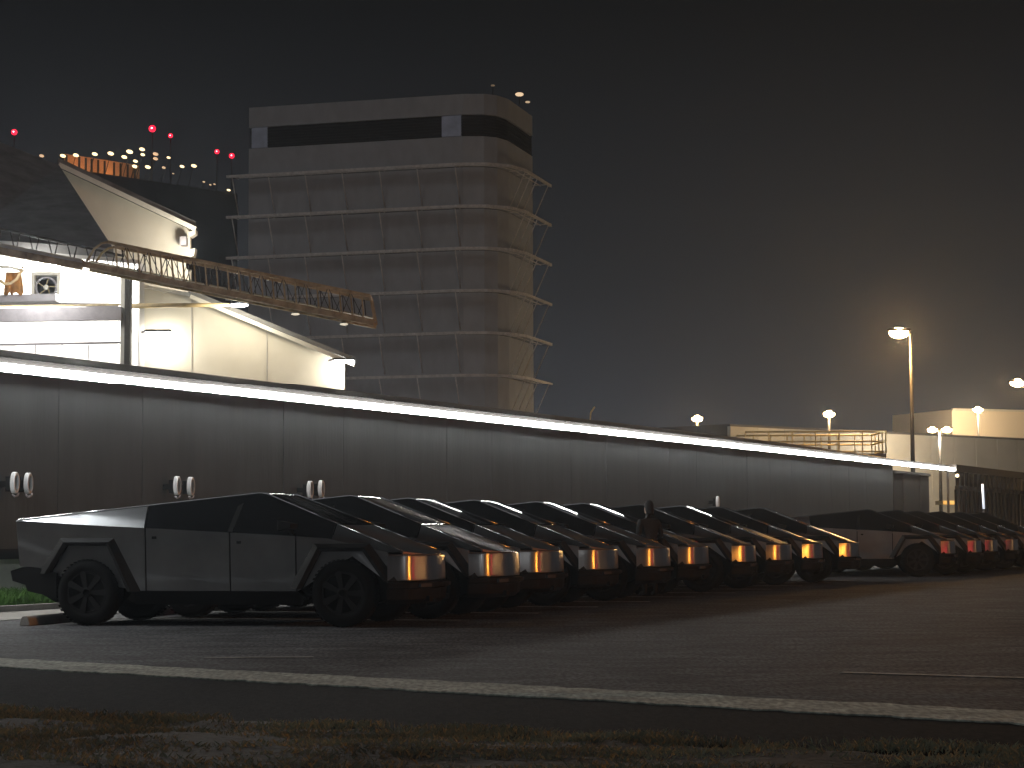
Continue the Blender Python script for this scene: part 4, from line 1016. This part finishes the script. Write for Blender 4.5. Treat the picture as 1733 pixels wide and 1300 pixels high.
# ------------------------------------------------------------------ person between the fifth and sixth pickups
cloth_black = mat('black_clothing', (0.012, 0.012, 0.013), 0.9, var=0.3, bump=0.3, bscale=30)
skin = mat('skin', (0.42, 0.27, 0.20), 0.6, var=0.1)
def loft(bm, secs, seg=16):
    """secs: (centre, half width x, half depth y) stacked rings"""
    rings = []
    for c, rx, ry in secs:
        rings.append([bm.verts.new(Vector(c) + Vector((math.cos(2*math.pi*k/seg)*rx, math.sin(2*math.pi*k/seg)*ry, 0))) for k in range(seg)])
    for a, b in zip(rings, rings[1:]):
        for k in range(seg): bm.faces.new((a[k], a[(k+1) % seg], b[(k+1) % seg], b[k]))
    bm.faces.new(rings[0][::-1]); bm.faces.new(rings[-1])
def make_person(p, rz):
    t = empty('person', p, rz)
    # body: a skinned skeleton, facing local -y
    J = {'pelvis': (0, 0, .95, .15), 'waist': (0, 0, 1.10, .145), 'chest': (0, -.01, 1.32, .175), 'neckb': (0, 0, 1.47, .085), 'neck': (0, -.01, 1.54, .06), 'skull': (0, -.02, 1.62, .075),
         'shl': (.19, 0, 1.42, .075), 'ell': (.25, .02, 1.14, .055), 'wrl': (.17, -.20, 1.05, .042), 'shr': (-.19, 0, 1.42, .075), 'elr': (-.26, .03, 1.14, .055), 'wrr': (-.16, -.22, 1.12, .042),
         'hpl': (.09, 0, .90, .105), 'knl': (.10, -.02, .50, .075), 'anl': (.11, .02, .09, .05), 'tol': (.13, -.17, .045, .04), 'hpr': (-.09, 0, .90, .105), 'knr': (-.11, -.02, .50, .075), 'anr': (-.12, .02, .09, .05), 'tor': (-.14, -.17, .045, .04)}
    E_ = [('pelvis', 'waist'), ('waist', 'chest'), ('chest', 'neckb'), ('neckb', 'neck'), ('neck', 'skull'), ('chest', 'shl'), ('shl', 'ell'), ('ell', 'wrl'), ('chest', 'shr'), ('shr', 'elr'), ('elr', 'wrr'),
          ('pelvis', 'hpl'), ('hpl', 'knl'), ('knl', 'anl'), ('anl', 'tol'), ('pelvis', 'hpr'), ('hpr', 'knr'), ('knr', 'anr'), ('anr', 'tor')]
    ks = list(J); me = bpy.data.meshes.new('body'); me.from_pydata([J[k][:3] for k in ks], [(ks.index(a), ks.index(b)) for a, b in E_], [])
    o = bpy.data.objects.new('body', me); COL.objects.link(o); o.parent = t; me.materials.append(cloth_black)
    m = o.modifiers.new('skin', 'SKIN')
    if not me.skin_vertices: me.attributes.new('skin', 'FLOAT', 'POINT')
    for k, v in zip(ks, me.skin_vertices[0].data if me.skin_vertices else []):
        v.radius = (J[k][3], J[k][3]*0.85); v.use_root = (k == 'pelvis')
    o.modifiers.new('sub', 'SUBSURF').render_levels = 2
    bm = bmesh.new()
    loft(bm, [((0, -.015, 1.55), .045, .05), ((0, -.025, 1.585), .062, .078), ((0, -.02, 1.64), .073, .092), ((0, -.01, 1.70), .076, .098), ((0, 0, 1.755), .066, .085), ((0, .005, 1.785), .035, .045)])
    hd = new_obj('head', bm, skin, t, smooth=True)
    bm = bmesh.new(); bmesh.ops.create_icosphere(bm, subdivisions=2, radius=0.02, matrix=Matrix.Translation((0, -.112, 1.66)) @ Matrix.Diagonal((.7, 1, 1.2, 1))); new_obj('nose', bm, skin, hd, smooth=True)
    for s in (-1, 1):
        bm = bmesh.new(); bmesh.ops.create_icosphere(bm, subdivisions=1, radius=0.011, matrix=Matrix.Translation((s*.03, -.098, 1.69))); new_obj('eye', bm, glass, hd, smooth=True)
        bm = bmesh.new(); bmesh.ops.create_icosphere(bm, subdivisions=1, radius=0.025, matrix=Matrix.Translation((s*.078, -.005, 1.67)) @ Matrix.Diagonal((.35, .7, 1.1, 1))); new_obj('ear', bm, skin, hd, smooth=True)
    bm = bmesh.new(); add_box(bm, (0, -.104, 1.612), (.045, .01, .008)); new_obj('mouth', bm, mat('lips', (.25, .1, .09), .6), hd)
    bm = bmesh.new()
    loft(bm, [((0, .045, 1.56), .066, .055), ((0, .035, 1.62), .086, .082), ((0, .012, 1.70), .090, .098), ((0, .004, 1.76), .084, .098), ((0, .006, 1.805), .058, .068), ((0, .006, 1.825), .02, .03)]); new_obj('hood', bm, cloth_black, t, smooth=True)
    for s, w in ((1, (.17, -.20, 1.05)), (-1, (-.16, -.22, 1.12))):
        hn = empty('hand', w); hn.parent = t; W = Vector((0, 0, 0))
        bm = bmesh.new(); add_tube(bm, [W, (-s*.02, -.04, .01), (-s*.03, -.075, .02)], [.028, .038, .034], 8); new_obj('palm', bm, skin, hn, smooth=True)
        for k in range(4):
            L = (.055, .068, .064, .048)[k]; a = Vector((-s*.03 + (k - 1.5)*.017, -.075, .02)); bm = bmesh.new()
            add_tube(bm, [a, a + Vector((0, -L*.5, -.004)), a + Vector((-s*.008, -L*.8, -.02))], [.009, .0085, .007], 6); new_obj('finger', bm, skin, hn, smooth=True)
        bm = bmesh.new(); add_tube(bm, [(-s*.01, -.03, .02), (-s*.045, -.05, .04), (-s*.055, -.075, .045)], [.011, .010, .008], 6); new_obj('thumb', bm, skin, hn, smooth=True)
    return t
pp = N0 + UR*2.65*4.5; F_, L_ = truck_axes(YAW0); k = (at(1098, 880, 39.4).x - pp.x)/F_.x; pp = pp + F_*k
person = make_person((pp.x, pp.y, 0), R(205))
tag(person, 'person in dark hooded clothes standing between the fifth and sixth pickups', 'person')

# ------------------------------------------------------------------ thin night haze that carries the lamps' glow
hz = bpy.data.materials.new('haze_air'); hz.use_nodes = True; t = hz.node_tree; t.nodes.clear()
mo = t.nodes.new('ShaderNodeOutputMaterial'); pv = t.nodes.new('ShaderNodeVolumePrincipled')
pv.inputs['Color'].default_value = (0.74, 0.86, 1.0, 1); pv.inputs['Density'].default_value = 0.00036; pv.inputs['Anisotropy'].default_value = 0.82
t.links.new(pv.outputs[0], mo.inputs['Volume'])
bm = bmesh.new(); add_box(bm, (0, 215, 38), (900, 560, 80))
ho = new_obj('haze', bm, hz); tag(ho, 'thin night haze over the whole yard', 'haze', kind='stuff')
